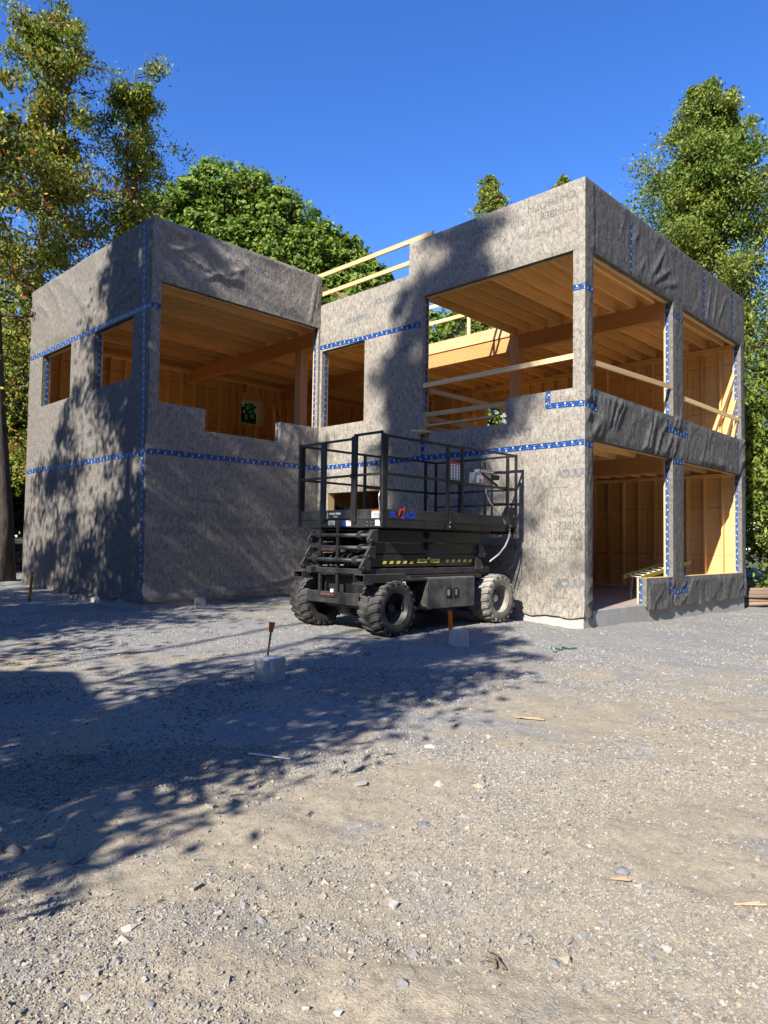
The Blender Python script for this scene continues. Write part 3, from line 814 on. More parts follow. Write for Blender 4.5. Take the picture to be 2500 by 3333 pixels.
# rims
board('rim_board', (.19, L3 + .035, 6.675), (3.6, L3 + .035, 6.675), .03, .25, M['pale'])
board('rim_board', (3.585, 3.87, 6.69), (3.585, L3 + .02, 6.69), .03, .29, M['pale'])
board('rim_board', (3.56, .2, 6.675), (3.56, .3, 6.675), .03, .25, M['lumber'])
# beams and posts
board('beam', (3.69, .19, 6.36), (3.69, 3.72, 6.36), .17, .37, M['beam'])
board('beam', (3.69, 3.96, 6.36), (3.69, 13.1, 6.36), .17, .37, M['beam'])
board('beam', (.22, L3 + .19, 6.36), (.22, 13.1, 6.36), .15, .36, M['beam'])
board('beam', (3.69, .19, 3.13), (3.69, 8.0, 3.13), .17, .34, M['beam'])
board('post', (3.73, 3.84, 3.6), (3.73, 3.84, 6.546), .25, .25, M['post'])
board('post', (.22, 7.88, 3.6), (.22, 7.88, 6.18), .22, .22, M['post'])
board('post', (3.73, 3.84, .3), (3.73, 3.84, 2.96), .2, .2, M['post'])

# studs and plates stand against the back and far walls
def studs(wall, face, us, z0, z1, skip=None):
    for u in us:
        segs = [(z0, z1)]
        for h in (skip or []):
            if h[0] - .02 < u < h[1] + .02: segs = [(z0, h[2] - .09), (h[3] + .26, z1)]
        for a, b in segs:
            if b - a > .08: board('stud', face(u, a), face(u, b), .14, .04, M['lumber'], wall.o, face(1, 0, True))
fb = lambda u, z, dr=False: (1, 0, 0) if dr else (u, YM - T - .07, z)
fe = lambda u, z, dr=False: (0, 1, 0) if dr else (LX - T - .07, u, z)
def plate(wall, face, u0, u1, z, n='plate'):
    m = MB(); m.bar(face(u0, z), face(u1, z), .14, .04, (0, 0, 1)); m.build(n, M['lumber'], wall.o)
hb = [(1.93, 2.74, 5.18, 5.93)]
studs(W5, fb, [x for x in np.arange(-4.1, 8, .4375) if not (1.8 < x < 2.85)], 3.64, 6.42)
studs(W5, fb, [1.86, 1.905, 2.78, 2.83], 3.64, 6.42)
studs(W5, fb, [2.12, 2.5], 3.64, 6.42, hb)
for z in (6.44, 6.485, 6.53): plate(W5, fb, -4.1, 8.0, z)
plate(W5, fb, -4.1, 8.0, 3.62); plate(W5, fb, 1.93, 2.76, 5.155, 'sill'); plate(W5, fb, 1.93, 2.76, 5.955, 'lintel')
m = MB(); m.bar((1.93, YM - T - .05, 6.06), (2.76, YM - T - .05, 6.06), .08, .18); m.build('lintel', M['lumber'], W5.o)
studs(W5, fb, [x for x in np.arange(3.2, 8, .4375) if not (5.2 < x < 7.0)] + [5.25, 7.0], .34, 3.2)
m = MB(); m.bar((5.25, YM - T - .05, 2.87), (7.0, YM - T - .05, 2.87), .08, .22); m.build('lintel', M['lumber'], W5.o)
plate(W5, fb, 3.0, 8.0, 3.22); plate(W5, fb, 5.25, 7.0, 1.68, 'sill')
he = [(6.5, 7.95, 4.75, 6.0)]
studs(W6, fe, np.arange(.48, 13, .4375), 3.64, 6.42, he)
for z in (6.44, 6.485, 6.53): plate(W6, fe, .2, 13.0, z)
plate(W6, fe, .2, 13.0, 3.62); plate(W6, fe, 6.5, 7.95, 4.73, 'sill'); plate(W6, fe, 6.5, 7.95, 6.02, 'lintel')
m = MB(); m.bar((LX - T - .05, 6.45, 6.14), (LX - T - .05, 8.0, 6.14), .08, .2); m.build('lintel', M['lumber'], W6.o)
studs(W6, fe, np.arange(.45, 7.5, .4375), .34, 3.2)
for z in (3.22, 3.265): plate(W6, fe, .2, 13.0, z)
plate(W6, fe, .2, 13.0, .322)

# guard rails nailed across the openings
G = lambda p, q, w=.04, t=.09, lb=None: board('guard_rail', p, q, w, t, M['pale'], house, (0, 0, 1), lb)
G((-.0, .2, 4.67), (-.0 + .03, 3.66, 4.66)); 
G((.06, 1.5, 4.03), (.06, 3.66, 4.055)); G((.10, 1.9, 3.83), (.10, 3.66, 3.83), .09, .04)
G((.14, 3.57, 4.56), (3.4, 3.57, 4.60)); G((.14, 3.57, 3.98), (2.6, 3.57, 4.0)); G((.14, 3.55, 3.78), (1.2, 3.55, 3.79))
G((.24, .06, 4.61), (3.74, .05, 4.745)); G((4.22, .06, 4.615), (7.96, .06, 4.635))
G((.05, 3.45, 7.825), (.05, 7.1, 7.825), .04, .10, 'upper rail laid across the parapets'); G((.05, 4.06, 7.365), (.05, L3 - .01, 7.35))
G((3.78, 3.9, 7.47), (3.78, 7.0, 7.47)); G((3.78, 3.9, 7.93), (3.78, 7.0, 7.93))
G((.1, 7.0, 7.53), (3.8, 7.0, 7.53), .04, .10); G((.2, 3.95, 7.45), (3.8, 3.95, 7.45)); G((.2, 3.95, 7.9), (3.8, 3.95, 7.9))
for x in (1.4, 3.78): board('guard_post', (x, 3.91, 6.83), (x, 3.91, 8.0), .04, .09, M['pale'])
for y in (5.4,): board('guard_post', (3.82, y, 6.83), (3.82, y, 8.0), .09, .04, M['pale'])

# --- printing on the fleece
def text_on(body, size, fn, mat, parent, mirror=False, flip=False, clip=None, bold=0.0, name='lettering', shear=0.0, align='LEFT', lift=.0035):
    cu = bpy.data.curves.new('t', 'FONT'); cu.body = body; cu.size = size; cu.align_x = align; cu.offset = bold; cu.shear = shear; cu.resolution_u = 3
    ob = bpy.data.objects.new('t', cu); COL.objects.link(ob)
    dg = bpy.context.evaluated_depsgraph_get(); dg.update()
    me = bpy.data.meshes.new_from_object(ob.evaluated_get(dg))
    bpy.data.objects.remove(ob); bpy.data.curves.remove(cu)
    me.name = name
    bm = bmesh.new(); bm.from_mesh(me)
    sx, sy = (-1 if mirror else 1), (-1 if flip else 1)
    for v in bm.verts: v.co = Vector((v.co.x * sx, v.co.y * sy, 0))
    if clip:
        for co, no in clip:
            bmesh.ops.bisect_plane(bm, geom=bm.verts[:] + bm.edges[:] + bm.faces[:], plane_co=co, plane_no=no, clear_outer=True)
    bmesh.ops.triangulate(bm, faces=bm.faces[:])
    long = [e for e in bm.edges if e.calc_length() > .09]
    if long and size > .1: bmesh.ops.subdivide_edges(bm, edges=long, cuts=2, use_grid_fill=False); bmesh.ops.triangulate(bm, faces=bm.faces[:])
    ul = bm.loops.layers.uv.new('UVMap')
    for f in bm.faces:
        for l in f.loops: l[ul].uv = fn(l.vert.co.x, l.vert.co.y)[1]
    for v in bm.verts: v.co = Vector(fn(v.co.x, v.co.y)[0])
    bm.normal_update(); bm.to_mesh(me); bm.free()
    me.materials.clear(); me.materials.append(mat)
    return link(name, me, parent)
def on_wall(W, u0, z0, us=1, lift=.0035):
    def fn(x, y):
        u, z = u0 + us * x, z0 + y
        return W.P(u, z, float(W.depth(u, z)) + lift), (u, z)
    return fn
# the front of the right block looks to -x: seen from outside, u grows to the left, so plain text reads mirrored as in the photo
def pr(W, body, size, u, z, mat='wrap_ink', bold=0, clip=True, shear=0, flip=False, us=1):
    cl = [((-u, 0, 0), (-1, 0, 0))] if clip else None
    return text_on(body, size, on_wall(W, u, z, us), M[mat], W.o, False, flip, cl, bold, 'lettering', shear)
pr(W3, 'TYPAR.CA', .20, -.38, 2.58, 'wrap_ink_blue', .012); pr(W3, 'moisture and air barrier', .045, .30, 2.40)
pr(W3, 'CHISHOLM', .20, -.40, 1.90); pr(W3, 'LUMBER', .20, -.18, 1.68); pr(W3, 'BUILDERS', .13, .02, 1.50)
pr(W3, 'chisholmlumber.com', .12, -.30, 1.33, 'wrap_ink_green'); pr(W3, 'TYPAR.CA', .20, -.38, .70, 'wrap_ink_blue', .012); pr(W3, 'moisture and air barrier', .045, .30, .50)
pr(W3, 'chisholmlumber.com', .12, 1.30, 1.33, 'wrap_ink_green', 0, False)
pr(W3, 'CHISHOLM', .20, .15, 7.45, clip=False); pr(W3, 'LUMBER', .19, .2, 7.24, clip=False)
pr(W3, 'CHISHOLM', .20, 1.6, 7.42, clip=False); pr(W3, 'LUMBER', .19, 1.7, 7.21, clip=False)
pr(W3, 'chisholmlumber.com', .12, .25, 6.98, 'wrap_ink_green', clip=False); pr(W3, 'chisholmlumber.com', .12, 1.9, 6.86, 'wrap_ink_green', clip=False)
pr(W3, 'TYPAR.CA', .17, 4.3, 6.66, 'wrap_ink_blue', .01, False); pr(W3, 'TYPAR.CA', .16, 5.3, 6.42, 'wrap_ink_blue', .01, False)
pr(W3, 'TYPAR', .18, 3.9, 5.45, 'wrap_ink_blue', .01, False); pr(W3, 'TYPAR.CA', .17, 4.4, 3.42, 'wrap_ink_blue', .01, False); pr(W3, 'TYPAR.CA', .2, 1.0, 3.38, 'wrap_ink_blue', .01, False)
for u in (-4.0, -2.85, -1.7):
    pr(W2, 'LUMBER', .24, u + .1, 1.95, clip=False, flip=True); pr(W2, 'CHISHOLM', .22, u - .05, 1.68, clip=False, flip=True)
pr(W2, 'CHISHOLM', .26, -2.5, 7.28, clip=False); pr(W2, 'chisholmlumber.com', .12, -3.4, 2.25, clip=False, flip=True)
for u in (12.9, 10.4): pr(W1, 'TYPAR.CA', .22, u, 3.55, 'wrap_ink_blue', .01, False, us=-1)
pr(W1, 'CHISHOLM', .22, 11.6, 2.0, clip=False, us=-1); pr(W1, 'LUMBER', .22, 11.6, 1.75, clip=False, us=-1)
# ------------------------------------------------------------------ scissor lift (x along its length towards the wall, y to its left)
lift = empty('scissor_lift', 'black rough terrain scissor lift parked in front of the wrapped wall', 'scissor lift', None, (-3.43, 1.15, 0), R(-1.2))
BK, BD = M['black'], M['black2']
WD = 1.95
def part(name, mat, fn, parent=lift, bevel=.004, recalc=False):
    m = MB(); fn(m); return m.build(name, mat, parent, bevel, recalc)

# --- wheels
def make_wheel(name, x, y, z, out, dusty, r=.415, w=.40):
    """out = +1 when the dished face looks to -y (towards the camera)"""
    rub, rm = (M['rubber_dusty'], M['rim_dusty']) if dusty else (M['rubber'], M['rim'])
    root = empty(name); root.parent = lift; root.location = (x, y, z)
    s = out
    m = MB()
    prof = [(.235, -.5), (.26, -.52), (.33, -.53), (.372, -.50), (.388, -.42), (.393, 0), (.388, .42), (.372, .50), (.33, .53), (.26, .52), (.235, .5)]
    m.lathe([(a * r / .415, h * w) for a, h in prof], 48)
    n = 20                                                   # chevron lugs
    for side in (-1, 1):
        for k in range(n):
            a0 = 2 * math.pi * (k + (.5 if side > 0 else 0)) / n
            def P(da, h, rad): a = a0 + da; return (rad * math.cos(a), h, rad * math.sin(a))
            h0, h1, h2 = side * -.02 * w, side * .30 * w, side * .535 * w
            da = .080
            ro, ri = r * .992, r * .948
            pts = []
            for h, sk, rad in ((h0, .16, ro), (h1, .02, ro), (h2, -.03, ro * .965)):
                pts.append((P(sk - da, h, ri), P(sk - da * .8, h, rad), P(sk + da * .8, h, rad), P(sk + da, h, ri)))
            e = side * .5 * w
            pts.append((P(-.03 - da, e * 1.03, r * .84), P(-.03 - da * .7, e * 1.09, r * .86), P(-.03 + da * .7, e * 1.09, r * .86), P(-.03 + da, e * 1.03, r * .84)))
            for i in range(3):
                A, B = pts[i], pts[i + 1]
                for q in range(3): m.face([A[q], A[q + 1], B[q + 1], B[q]])
            m.face(list(pts[0]))
    t = m.build('tyre', rub, root, 0, True)
    m = MB()
    yo = -s * .5 * w
    f = lambda d: yo + s * d
    m.lathe([(.236, f(0)), (.246, f(-.006)), (.25, f(.004)), (.232, f(.02)), (.215, f(.05)), (.205, f(.17)), (.16, f(.185)), (.09, f(.18)), (.0, f(.18))], 40)
    m.lathe([(.236, -yo), (.236, f(.2))], 40)
    m.build('rim', rm, root, 0, True)
    m = MB()
    for k in range(8):
        a = 2 * math.pi * k / 8 + .2
        m.cyl((.135 * math.cos(a), f(.182), .135 * math.sin(a)), (.135 * math.cos(a), f(.172), .135 * math.sin(a)), .02, 10)
    m.build('rim_hole', M['black_ink'], root).data
    m = MB(); m.lathe([(.075, f(.185)), (.075, f(.12)), (.062, f(.1)), (.05, f(.095)), (.0, f(.095))], 24)
    for k in range(8):
        a = 2 * math.pi * k / 8
        m.cyl((.095 * math.cos(a), f(.185), .095 * math.sin(a)), (.095 * math.cos(a), f(.16), .095 * math.sin(a)), .012, 6)
    m.build('hub', M['steel'] if dusty else rm, root, 0, True)
    return root
RW = .415
make_wheel('wheel', .05, .20, .05 + RW - .012, 1, False)
make_wheel('wheel', 2.58, .20, .09 + RW - .012, 1, True)
make_wheel('wheel', .05, 1.80, .075 + RW - .012, 1, False)
make_wheel('wheel', 2.58, 1.80, .11 + RW - .012, 1, True)

# --- chassis
def f(m):
    m.box((-.12, .48, .42), (2.75, 1.42, .90)); m.box((.45, .12, .86), (2.2, 1.8, .92)); m.box((.3, .42, .34), (.95, 1.5, .5))
part('chassis', BK, f)
part('axle', BK, lambda m: (m.tube([(.05, .3, .47), (.05, 1.7, .49)], .075, 14), m.tube([(.05, .85, .43), (.05, 1.15, .43)], [.15, .15], 16), m.tube([(-.06, 1.0, .42), (.4, 1.0, .42)], .1, 12)), bevel=0)
part('axle', BK, lambda m: m.tube([(2.58, .3, .50), (2.58, 1.7, .52)], .075, 14), bevel=0)
def f(m):
    for y in (.26, 1.42): m.box((-.46, y - .07, .93), (2.50, y + .07, 1.03))
    m.box((-.36, .33, .945), (-.26, 1.35, 1.02)); m.box((2.35, .33, .945), (2.45, 1.35, 1.02)); m.box((.7, .33, .945), (.8, 1.35, 1.02))
part('base_frame', BD, f, bevel=.008)
def tubebox(m, c0, c1, t):          # hollow box open along x
    (x0, y0, z0), (x1, y1, z1) = c0, c1
    m.box((x0, y0, z0), (x1, y1, z0 + t)); m.box((x0, y0, z1 - t), (x1, y1, z1)); m.box((x0, y0, z0 + t), (x1, y0 + t, z1 - t)); m.box((x0, y1 - t, z0 + t), (x1, y1, z1 - t))
for y in (.06,):
    part('fork_pocket', BD, lambda m: (tubebox(m, (-.55, y, .835), (.3, y + .22, .955), .012), m.box((-.56, y - .02, .81), (-.38, y + .24, .832))), bevel=.003)
part('outrigger_box', BD, lambda m: tubebox(m, (-.55, 1.44, .85), (-.2, 1.66, .96), .012), bevel=.003)
def f(m):
    m.box((-.33, .42, .49), (-.22, 1.60, .655)); m.box((-.22, .55, .52), (-.1, .67, .62)); m.box((-.22, 1.38, .52), (-.1, 1.46, .62))
    m.box((-.33, .405, .49), (-.22, .42, .505)); m.box((-.33, .405, .64), (-.22, .42, .655)); m.box((-.33, .405, .505), (-.318, .42, .64)); m.box((-.232, .405, .505), (-.22, .42, .64))
part('front_bumper', BD, f, bevel=.006)
part('bumper_tag', M['white'], lambda m: m.box((-.333, .98, .65), (-.3, 1.03, .70)))

# --- tray and tool box on the camera side
def f(m):
    m.box((.20, .03, .845), (.74, .48, .885)); m.box((.22, .05, .42), (.26, .40, .845)); m.box((.26, .36, .42), (.74, .40, .845)); m.box((.26, .05, .42), (.74, .40, .45))
    m.tube([(.45, .12, .62), (.52, .14, .55), (.60, .16, .60), (.62, .2, .75)], .02, 8)
part('battery_tray', BK, f, bevel=.005)
part('tray_tag', M['white'], lambda m: m.box((.205, .026, .77), (.265, .03, .84)))
tb = part('tool_box', M['box_grey'], lambda m: m.box((.745, .055, .40), (1.92, .46, .885)), bevel=.008)
def door(x0, x1, lx):
    d = part('door', M['box_grey'], lambda m: m.box((x0, .035, .41), (x1, .054, .868)), tb, .004)
    def g(m):
        m.box((lx - .055, .030, .575), (lx + .055, .0345, .715))
        m.box((lx - .055, .022, .705), (lx + .055, .030, .715)); m.box((lx - .055, .022, .575), (lx + .055, .030, .585)); m.box((lx - .055, .022, .585), (lx - .046, .030, .705)); m.box((lx + .046, .022, .585), (lx + .055, .030, .705))
    part('latch_plate', BK, g, d, 0)
    part('handle', M['steel'], lambda m: m.box((lx - .012 * (1 if lx < 1.33 else -1) - .012, .020, .60), (lx + .028, .0295, .69)), d, .002)
door(.755, 1.325, 1.245); door(1.34, 1.91, 1.42)

# --- scissor arms
def arm(m, x0, x1, z0, z1, y0, y1, c0=.07, c1=.05):
    zc = (z0 + z1) / 2
    m.prism([(x0 + c0, z0), (x1 - c1, z0), (x1, zc - .02), (x1, zc + .02), (x1 - c1, z1), (x0 + c0, z1), (x0, zc + .03), (x0, zc - .03)], y0, y1)
ROWS = [(1.055, 1.235), (1.25, 1.405), (1.42, 1.60)]
for (z0, z1), (xa, xb) in zip(ROWS, [(-.38, 2.26), (-.28, 2.12), (-.30, 2.28)]):
    for y in (.20, 1.40):
        part('scissor_arm', BK, lambda m: arm(m, xa, xb, z0, z1, y, y + .09), bevel=.006)
    for y in (.36, 1.26):
        part('scissor_arm', BK, lambda m: arm(m, xa - .06, xb - .05, z0 + .02, z1 - .02, y, y + .09), bevel=.006)
    part('cross_tube', BD, lambda m: m.cyl((xa - .02, .18, (z0 + z1) / 2), (xa - .02, 1.49, (z0 + z1) / 2), .03), bevel=0)
    part('cross_tube', BD, lambda m: m.cyl((xb - .1, .3, (z0 + z1) / 2), (xb - .1, 1.4, (z0 + z1) / 2), .03), bevel=0)
    part('pivot_bolt', BD, lambda m: (m.cyl((.93, .155, (z0 + z1) / 2 + .02), (.93, .2, (z0 + z1) / 2 + .02), .05 if z0 > 1.1 else .028, 18), m.cyl((.93, .14, (z0 + z1) / 2 + .02), (.93, .156, (z0 + z1) / 2 + .02), .026, 6)), bevel=0)
# pivot lugs
def lug(m, x, z, sx, y0, y1):
    m.prism([(x, z + .10), (x + sx * .12, z + .07), (x + sx * .20, z - .05), (x + sx * .18, z - .10), (x + sx * .12, z - .11), (x, z - .09)] if sx > 0 else
            [(x, z + .10), (x, z - .09), (x + sx * .12, z - .11), (x + sx * .18, z - .10), (x + sx * .20, z - .05), (x + sx * .12, z + .07)], y0, y1)
for x, z, sx in ((2.16, 1.30, 1), (2.10, 1.08, 1), (-.24, 1.27, -1), (-.34, 1.10, -1), (-.2, 1.50, -1)):
    for y in (.145, 1.49):
        part('pivot_lug', BD, lambda m: (lug(m, x, z, sx, y, y + .045), m.cyl((x + sx * .14, y - .02, z - .06), (x + sx * .14, y + .065, z - .06), .026, 10)), bevel=.004, recalc=True)
part('lift_cylinder', M['black2'], lambda m: (m.tube([(-.1, .95, 1.10), (1.2, .95, 1.3)], .07, 16), m.tube([(1.2, .95, 1.3), (1.9, .95, 1.42)], .04, 12), m.tube([(-.15, 1.1, 1.24), (.3, 1.1, 1.24)], .09, 16)), bevel=0)
def f(m):
    for k in range(4):
        y = .7 + .13 * k
        m.tube([(-.2, y, .95), (-.34, y + .05, 1.1), (-.25, y, 1.22), (-.05, y - .04, 1.28), (.3, y, 1.3)], .014, 6)
part('hydraulic_hose', M['black_cable'], f, bevel=0)
# yellow hazard marks and the words on the lowest arm
arm0 = [o for o in lift.children if o.name.startswith('scissor_arm')][0]
def on_side(x0, z0, y, us=1):
    return lambda x, yy: ((x0 + us * x, y, z0 + yy), (x, yy))
def on_front(y0, z0, x, us=-1):
    return lambda xx, yy: ((x, y0 + us * xx, z0 + yy), (xx, yy))
def f(m):
    for k in range(5):
        x = -.06 + .145 * k
        m.face([(x, .197, 1.098), (x + .075, .197, 1.098), (x + .10, .197, 1.14), (x + .025, .197, 1.14)])
    for k in range(6):
        x = 1.36 + .147 * k
        m.face([(x, .197, 1.112), (x + .075, .197, 1.112), (x + .10, .197, 1.154), (x + .025, .197, 1.154)])
part('hazard_stripe', M['yellow_ink'], f, arm0, 0)
for x0, w, t in ((.695, .225, 'KEEP'), (.985, .225, 'CLEAR')):
    p = part('warning_plate', M['yellow_ink'], lambda m: m.box((x0, .194, 1.108), (x0 + w, .1995, 1.168)), arm0, 0)
    text_on(t, .047, on_side(x0 + w / 2, 1.121, .1925), M['black_ink'], p, bold=.0008, align='CENTER')

# --- platform
deck = part('platform', BK, lambda m: (m.box((-.25, 0, 1.63), (2.86, .03, 1.745)), m.box((-.25, WD - .03, 1.63), (2.86, WD, 1.745)), m.box((-.25, .03, 1.63), (-.22, WD - .03, 1.745)),
    m.box((-.22, .03, 1.70), (2.86, WD - .03, 1.73)), m.box((2.86, .06, 1.70), (3.11, WD - .06, 1.73)), m.box((2.86, .06, 1.64), (2.9, WD - .06, 1.70)), m.box((3.04, .06, 1.60), (3.11, WD - .06, 1.70)),
    m.prism([(3.0, 1.60), (3.11, 1.60), (3.11, 1.70)], .06, .08)), bevel=.003)
part('underframe', BK, lambda m: (m.box((-.1, .3, 1.605), (2.7, .42, 1.695)), m.box((-.1, 1.5, 1.605), (2.7, 1.62, 1.695)), m.box((.2, .42, 1.61), (.3, 1.5, 1.69)), m.box((1.9, .42, 1.61), (2.0, 1.5, 1.69))))
# chequer plate strip below the toe board
def f(m):
    for k in range(60):
        x = -.1 + k * .045
        for j in range(3):
            z = 1.645 + j * .03; d = .012 if (k + j) % 2 else -.012
            m.bar((x - .014, -.001, z - d), (x + .014, -.001, z + d), .004, .006)
part('tread_plate', BD, f, deck, 0)
part('toe_board', BD, lambda m: (m.box((-.235, .004, 1.75), (1.19, .016, 1.895)), m.box((1.2, -.012, 1.735), (2.80, .004, 1.895)), m.box((2.80, .05, 1.735), (3.10, .062, 1.89))), deck)
part('toe_board', BD, lambda m: (m.box((-.235, WD - .016, 1.75), (2.80, WD - .004, 1.895)),), deck)
part('toe_board', BD, lambda m: (m.box((-.246, .03, 1.75), (-.234, .60, 1.895)),), deck)
part('toe_board', BD, lambda m: (m.box((-.246, 1.36, 1.75), (-.234, WD - .02, 1.895)),), deck)
gate = part('gate', BK, lambda m: (m.box((-.27, .64, 1.76), (-.25, 1.32, 1.895)), m.box((-.28, 1.27, 1.72), (-.24, 1.32, 2.97)), m.box((-.28, .62, 1.72), (-.24, .665, 2.99)), m.box((-.275, .665, 2.935), (-.245, 1.27, 2.97)), m.box((-.275, .665, 2.385), (-.245, 1.27, 2.42)), m.box((-.30, .60, 2.36), (-.24, .66, 2.43))), deck, .004)
part('guardrail', BK, lambda m: (m.box((-.27, 1.345, 1.70), (-.23, 1.39, 2.97)), m.box((-.27, 1.39, 2.935), (-.235, WD, 2.972)), m.box((-.27, 1.39, 2.385), (-.235, WD, 2.42))), deck, .004)
part('guardrail', BK, lambda m: (m.box((-.27, .025, 2.985), (-.235, .62, 3.02)), m.box((-.27, .025, 2.385), (-.235, .62, 2.42)), m.box((-.28, .56, 1.70), (-.235, .615, 3.02))), deck, .004)
def rail_side(y, near):
    def g(m):
        t = .02 if near else -.02
        m.box((-.27, y - .025, 1.66), (-.215, y + .025, 2.985)); m.box((-.205, y - .022, 1.70), (-.16, y + .022, 2.96))
        m.box((-.215, y - .018, 2.935), (1.60, y + .018, 2.972)); m.box((-.16, y - .018, 2.385), (1.55, y + .018, 2.42))
        m.box((1.165, y - .022, 1.63), (1.21, y + .022, 2.935))
        m.box((1.55, y + t - .02, 1.75), (1.59, y + t + .02, 2.99)); m.box((1.55, y + t - .017, 2.955), (3.08, y + t + .017, 2.992)); m.box((1.2, y + t - .017, 2.36), (3.08, y + t + .017, 2.40))
        m.box((2.76, y - .025, 1.63), (2.805, y + .02, 2.96)); m.box((3.045, y + t - .02, 1.70), (3.085, y + t + .02, 2.992))
    part('guardrail', BK, g, deck, .004)
rail_side(.0 + .02, True); rail_side(WD - .02, False)
part('guardrail', BK, lambda m: (m.box((3.05, .06, 2.955), (3.085, WD - .06, 2.99)), m.box((3.05, .06, 2.36), (3.085, WD - .06, 2.395)), m.box((3.05, .7, 1.75), (3.085, .74, 2.955)), m.box((3.05, 1.3, 1.75), (3.085, 1.34, 2.955)), m.box((3.05, .06, 2.1), (3.07, WD - .06, 2.13))), deck, .004)
for x in (1.187, 2.782):
    part('post_bracket', BD, lambda m: m.prism([(x - .06, 1.63), (x + .02, 1.63), (x + .02, 1.80)], -.03, -.024), deck, 0)
for x in (1.195, 2.79):
    for z in (1.67, 1.74): part('bolt', M['steel'], lambda m: m.cyl((x, -.04, z), (x, -.02, z), .012, 8), deck, 0)
for k in range(6):
    part('bolt', M['steel'], lambda m: m.cyl((-.262, .16 + .08 * (k % 3), 1.655 + .05 * (k // 3)), (-.25, .16 + .08 * (k % 3), 1.655 + .05 * (k // 3)), .010, 8), deck, 0)
part('chain', M['steel'], lambda m: m.tube([(-.29, .03, 2.15), (-.295, .05, 2.05), (-.29, .035, 1.92), (-.295, .03, 1.8), (-.29, .03, 1.72)], .008, 6), deck, 0)
# ladder
lad = part('ladder', BK, lambda m: (m.box((-.335, 1.27, .58), (-.29, 1.325, 1.66)), m.box((-.335, .86, .58), (-.29, .915, 1.66)), m.box((-.335, .915, 1.63), (-.29, 1.27, 1.66))), bevel=.004)
for z in (.60, .945, 1.29):
    st = part('rung', BK, lambda m: m.box((-.35, .915, z - .025), (-.26, 1.27, z + .012)), lad, .003)
    part('tread_grip', M['red_wear'], lambda m: m.box((-.352, .95, z + .0125), (-.262, 1.24, z + .022)), st, 0)
# --- decals
text_on('SK', .125, on_side(-.115, 1.775, -.002), M['blue_ink'], deck, bold=.006, name='maker_lettering')
def f(m):     # red forked mark between the letters
    y = -.003; X, Z = .085, 1.755
    for q in ([(.02, .02), (.07, .04), (.12, .165), (.10, .10), (.065, .01)], [(-.03, .055), (-.005, .05), (.035, .13), (.09, .125), (.07, .15), (.0, .15)], [(.085, .19), (.112, .19), (.10, .09), (.085, .08)]):
        m.face([(X + a, y, Z + b) for a, b in q])
part('maker_mark', M['red_ink'], f, deck, 0)
text_on('JACK', .125, on_side(.165, 1.775, -.002), M['blue_ink'], deck, bold=.006, name='maker_lettering')
def tree_mark(m, P):
    for k in range(5):
        z0 = .0 + .022 * k; w = .028 * (1 - k / 5.5)
        m.face([P(-w, z0), P(w, z0), P(.002, z0 + .04)])
    m.face([P(-.004, -.02), P(.004, -.02), P(.004, .01), P(-.004, .01)])
part('pine_mark', M['green_ink'], lambda m: tree_mark(m, lambda a, b: (2.68 + a * .8, -.0145, 1.765 + b * .8)), deck, 0)
part('pine_mark', M['green_ink'], lambda m: tree_mark(m, lambda a, b: (-.272, 1.20 - a, 1.775 + b)), gate, 0)
text_on('FOREST RIVER', .042, on_front(1.155, 1.825, -.272), M['white'], gate, bold=.0008)
text_on('GROUP', .028, on_front(1.06, 1.785, -.272), M['white'], gate)
def decal(name, c, parent, x=None, y=None):
    pass
def f(m): m.box((-.2505, .06, 1.765), (-.2475, .235, 1.875))
dc = part('decal', M['white'], f, deck, 0)
part('decal_header', M['orange_ink'], lambda m: m.box((-.2525, .06, 1.855), (-.2506, .235, 1.875)), deck, 0)
part('decal', M['white'], lambda m: m.box((-.2535, .045, 1.655), (-.2505, .155, 1.735)), deck, 0)
part('decal', M['white'], lambda m: m.box((-.2535, 1.05, 1.665), (-.2505, 1.2, 1.735)), deck, 0)
part('decal', M['blue_ink'], lambda m: m.box((-.2535, .79, 1.65), (-.2505, .875, 1.735)), deck, 0)
part('decal', M['white'], lambda m: m.box((-.2535, .68, 1.65), (-.2505, .79, 1.735)), deck, 0)
part('decal_header', M['red_ink'], lambda m: m.box((-.2555, .685, 1.715), (-.2536, .74, 1.732)), deck, 0)
def f(m):
    for y0, y1, z0, n in ((.075, .22, 1.775, 4), (.06, .14, 1.665, 3), (1.07, 1.18, 1.675, 3), (.69, .73, 1.66, 3)):
        for k in range(n): m.box((-.2562, y0, z0 + k * .017), (-.2537 if z0 < 1.7 else -.2506, y1 - .02 * (k % 2), z0 + k * .017 + .006))
part('decal_print', M['black_ink'], f, deck, 0)
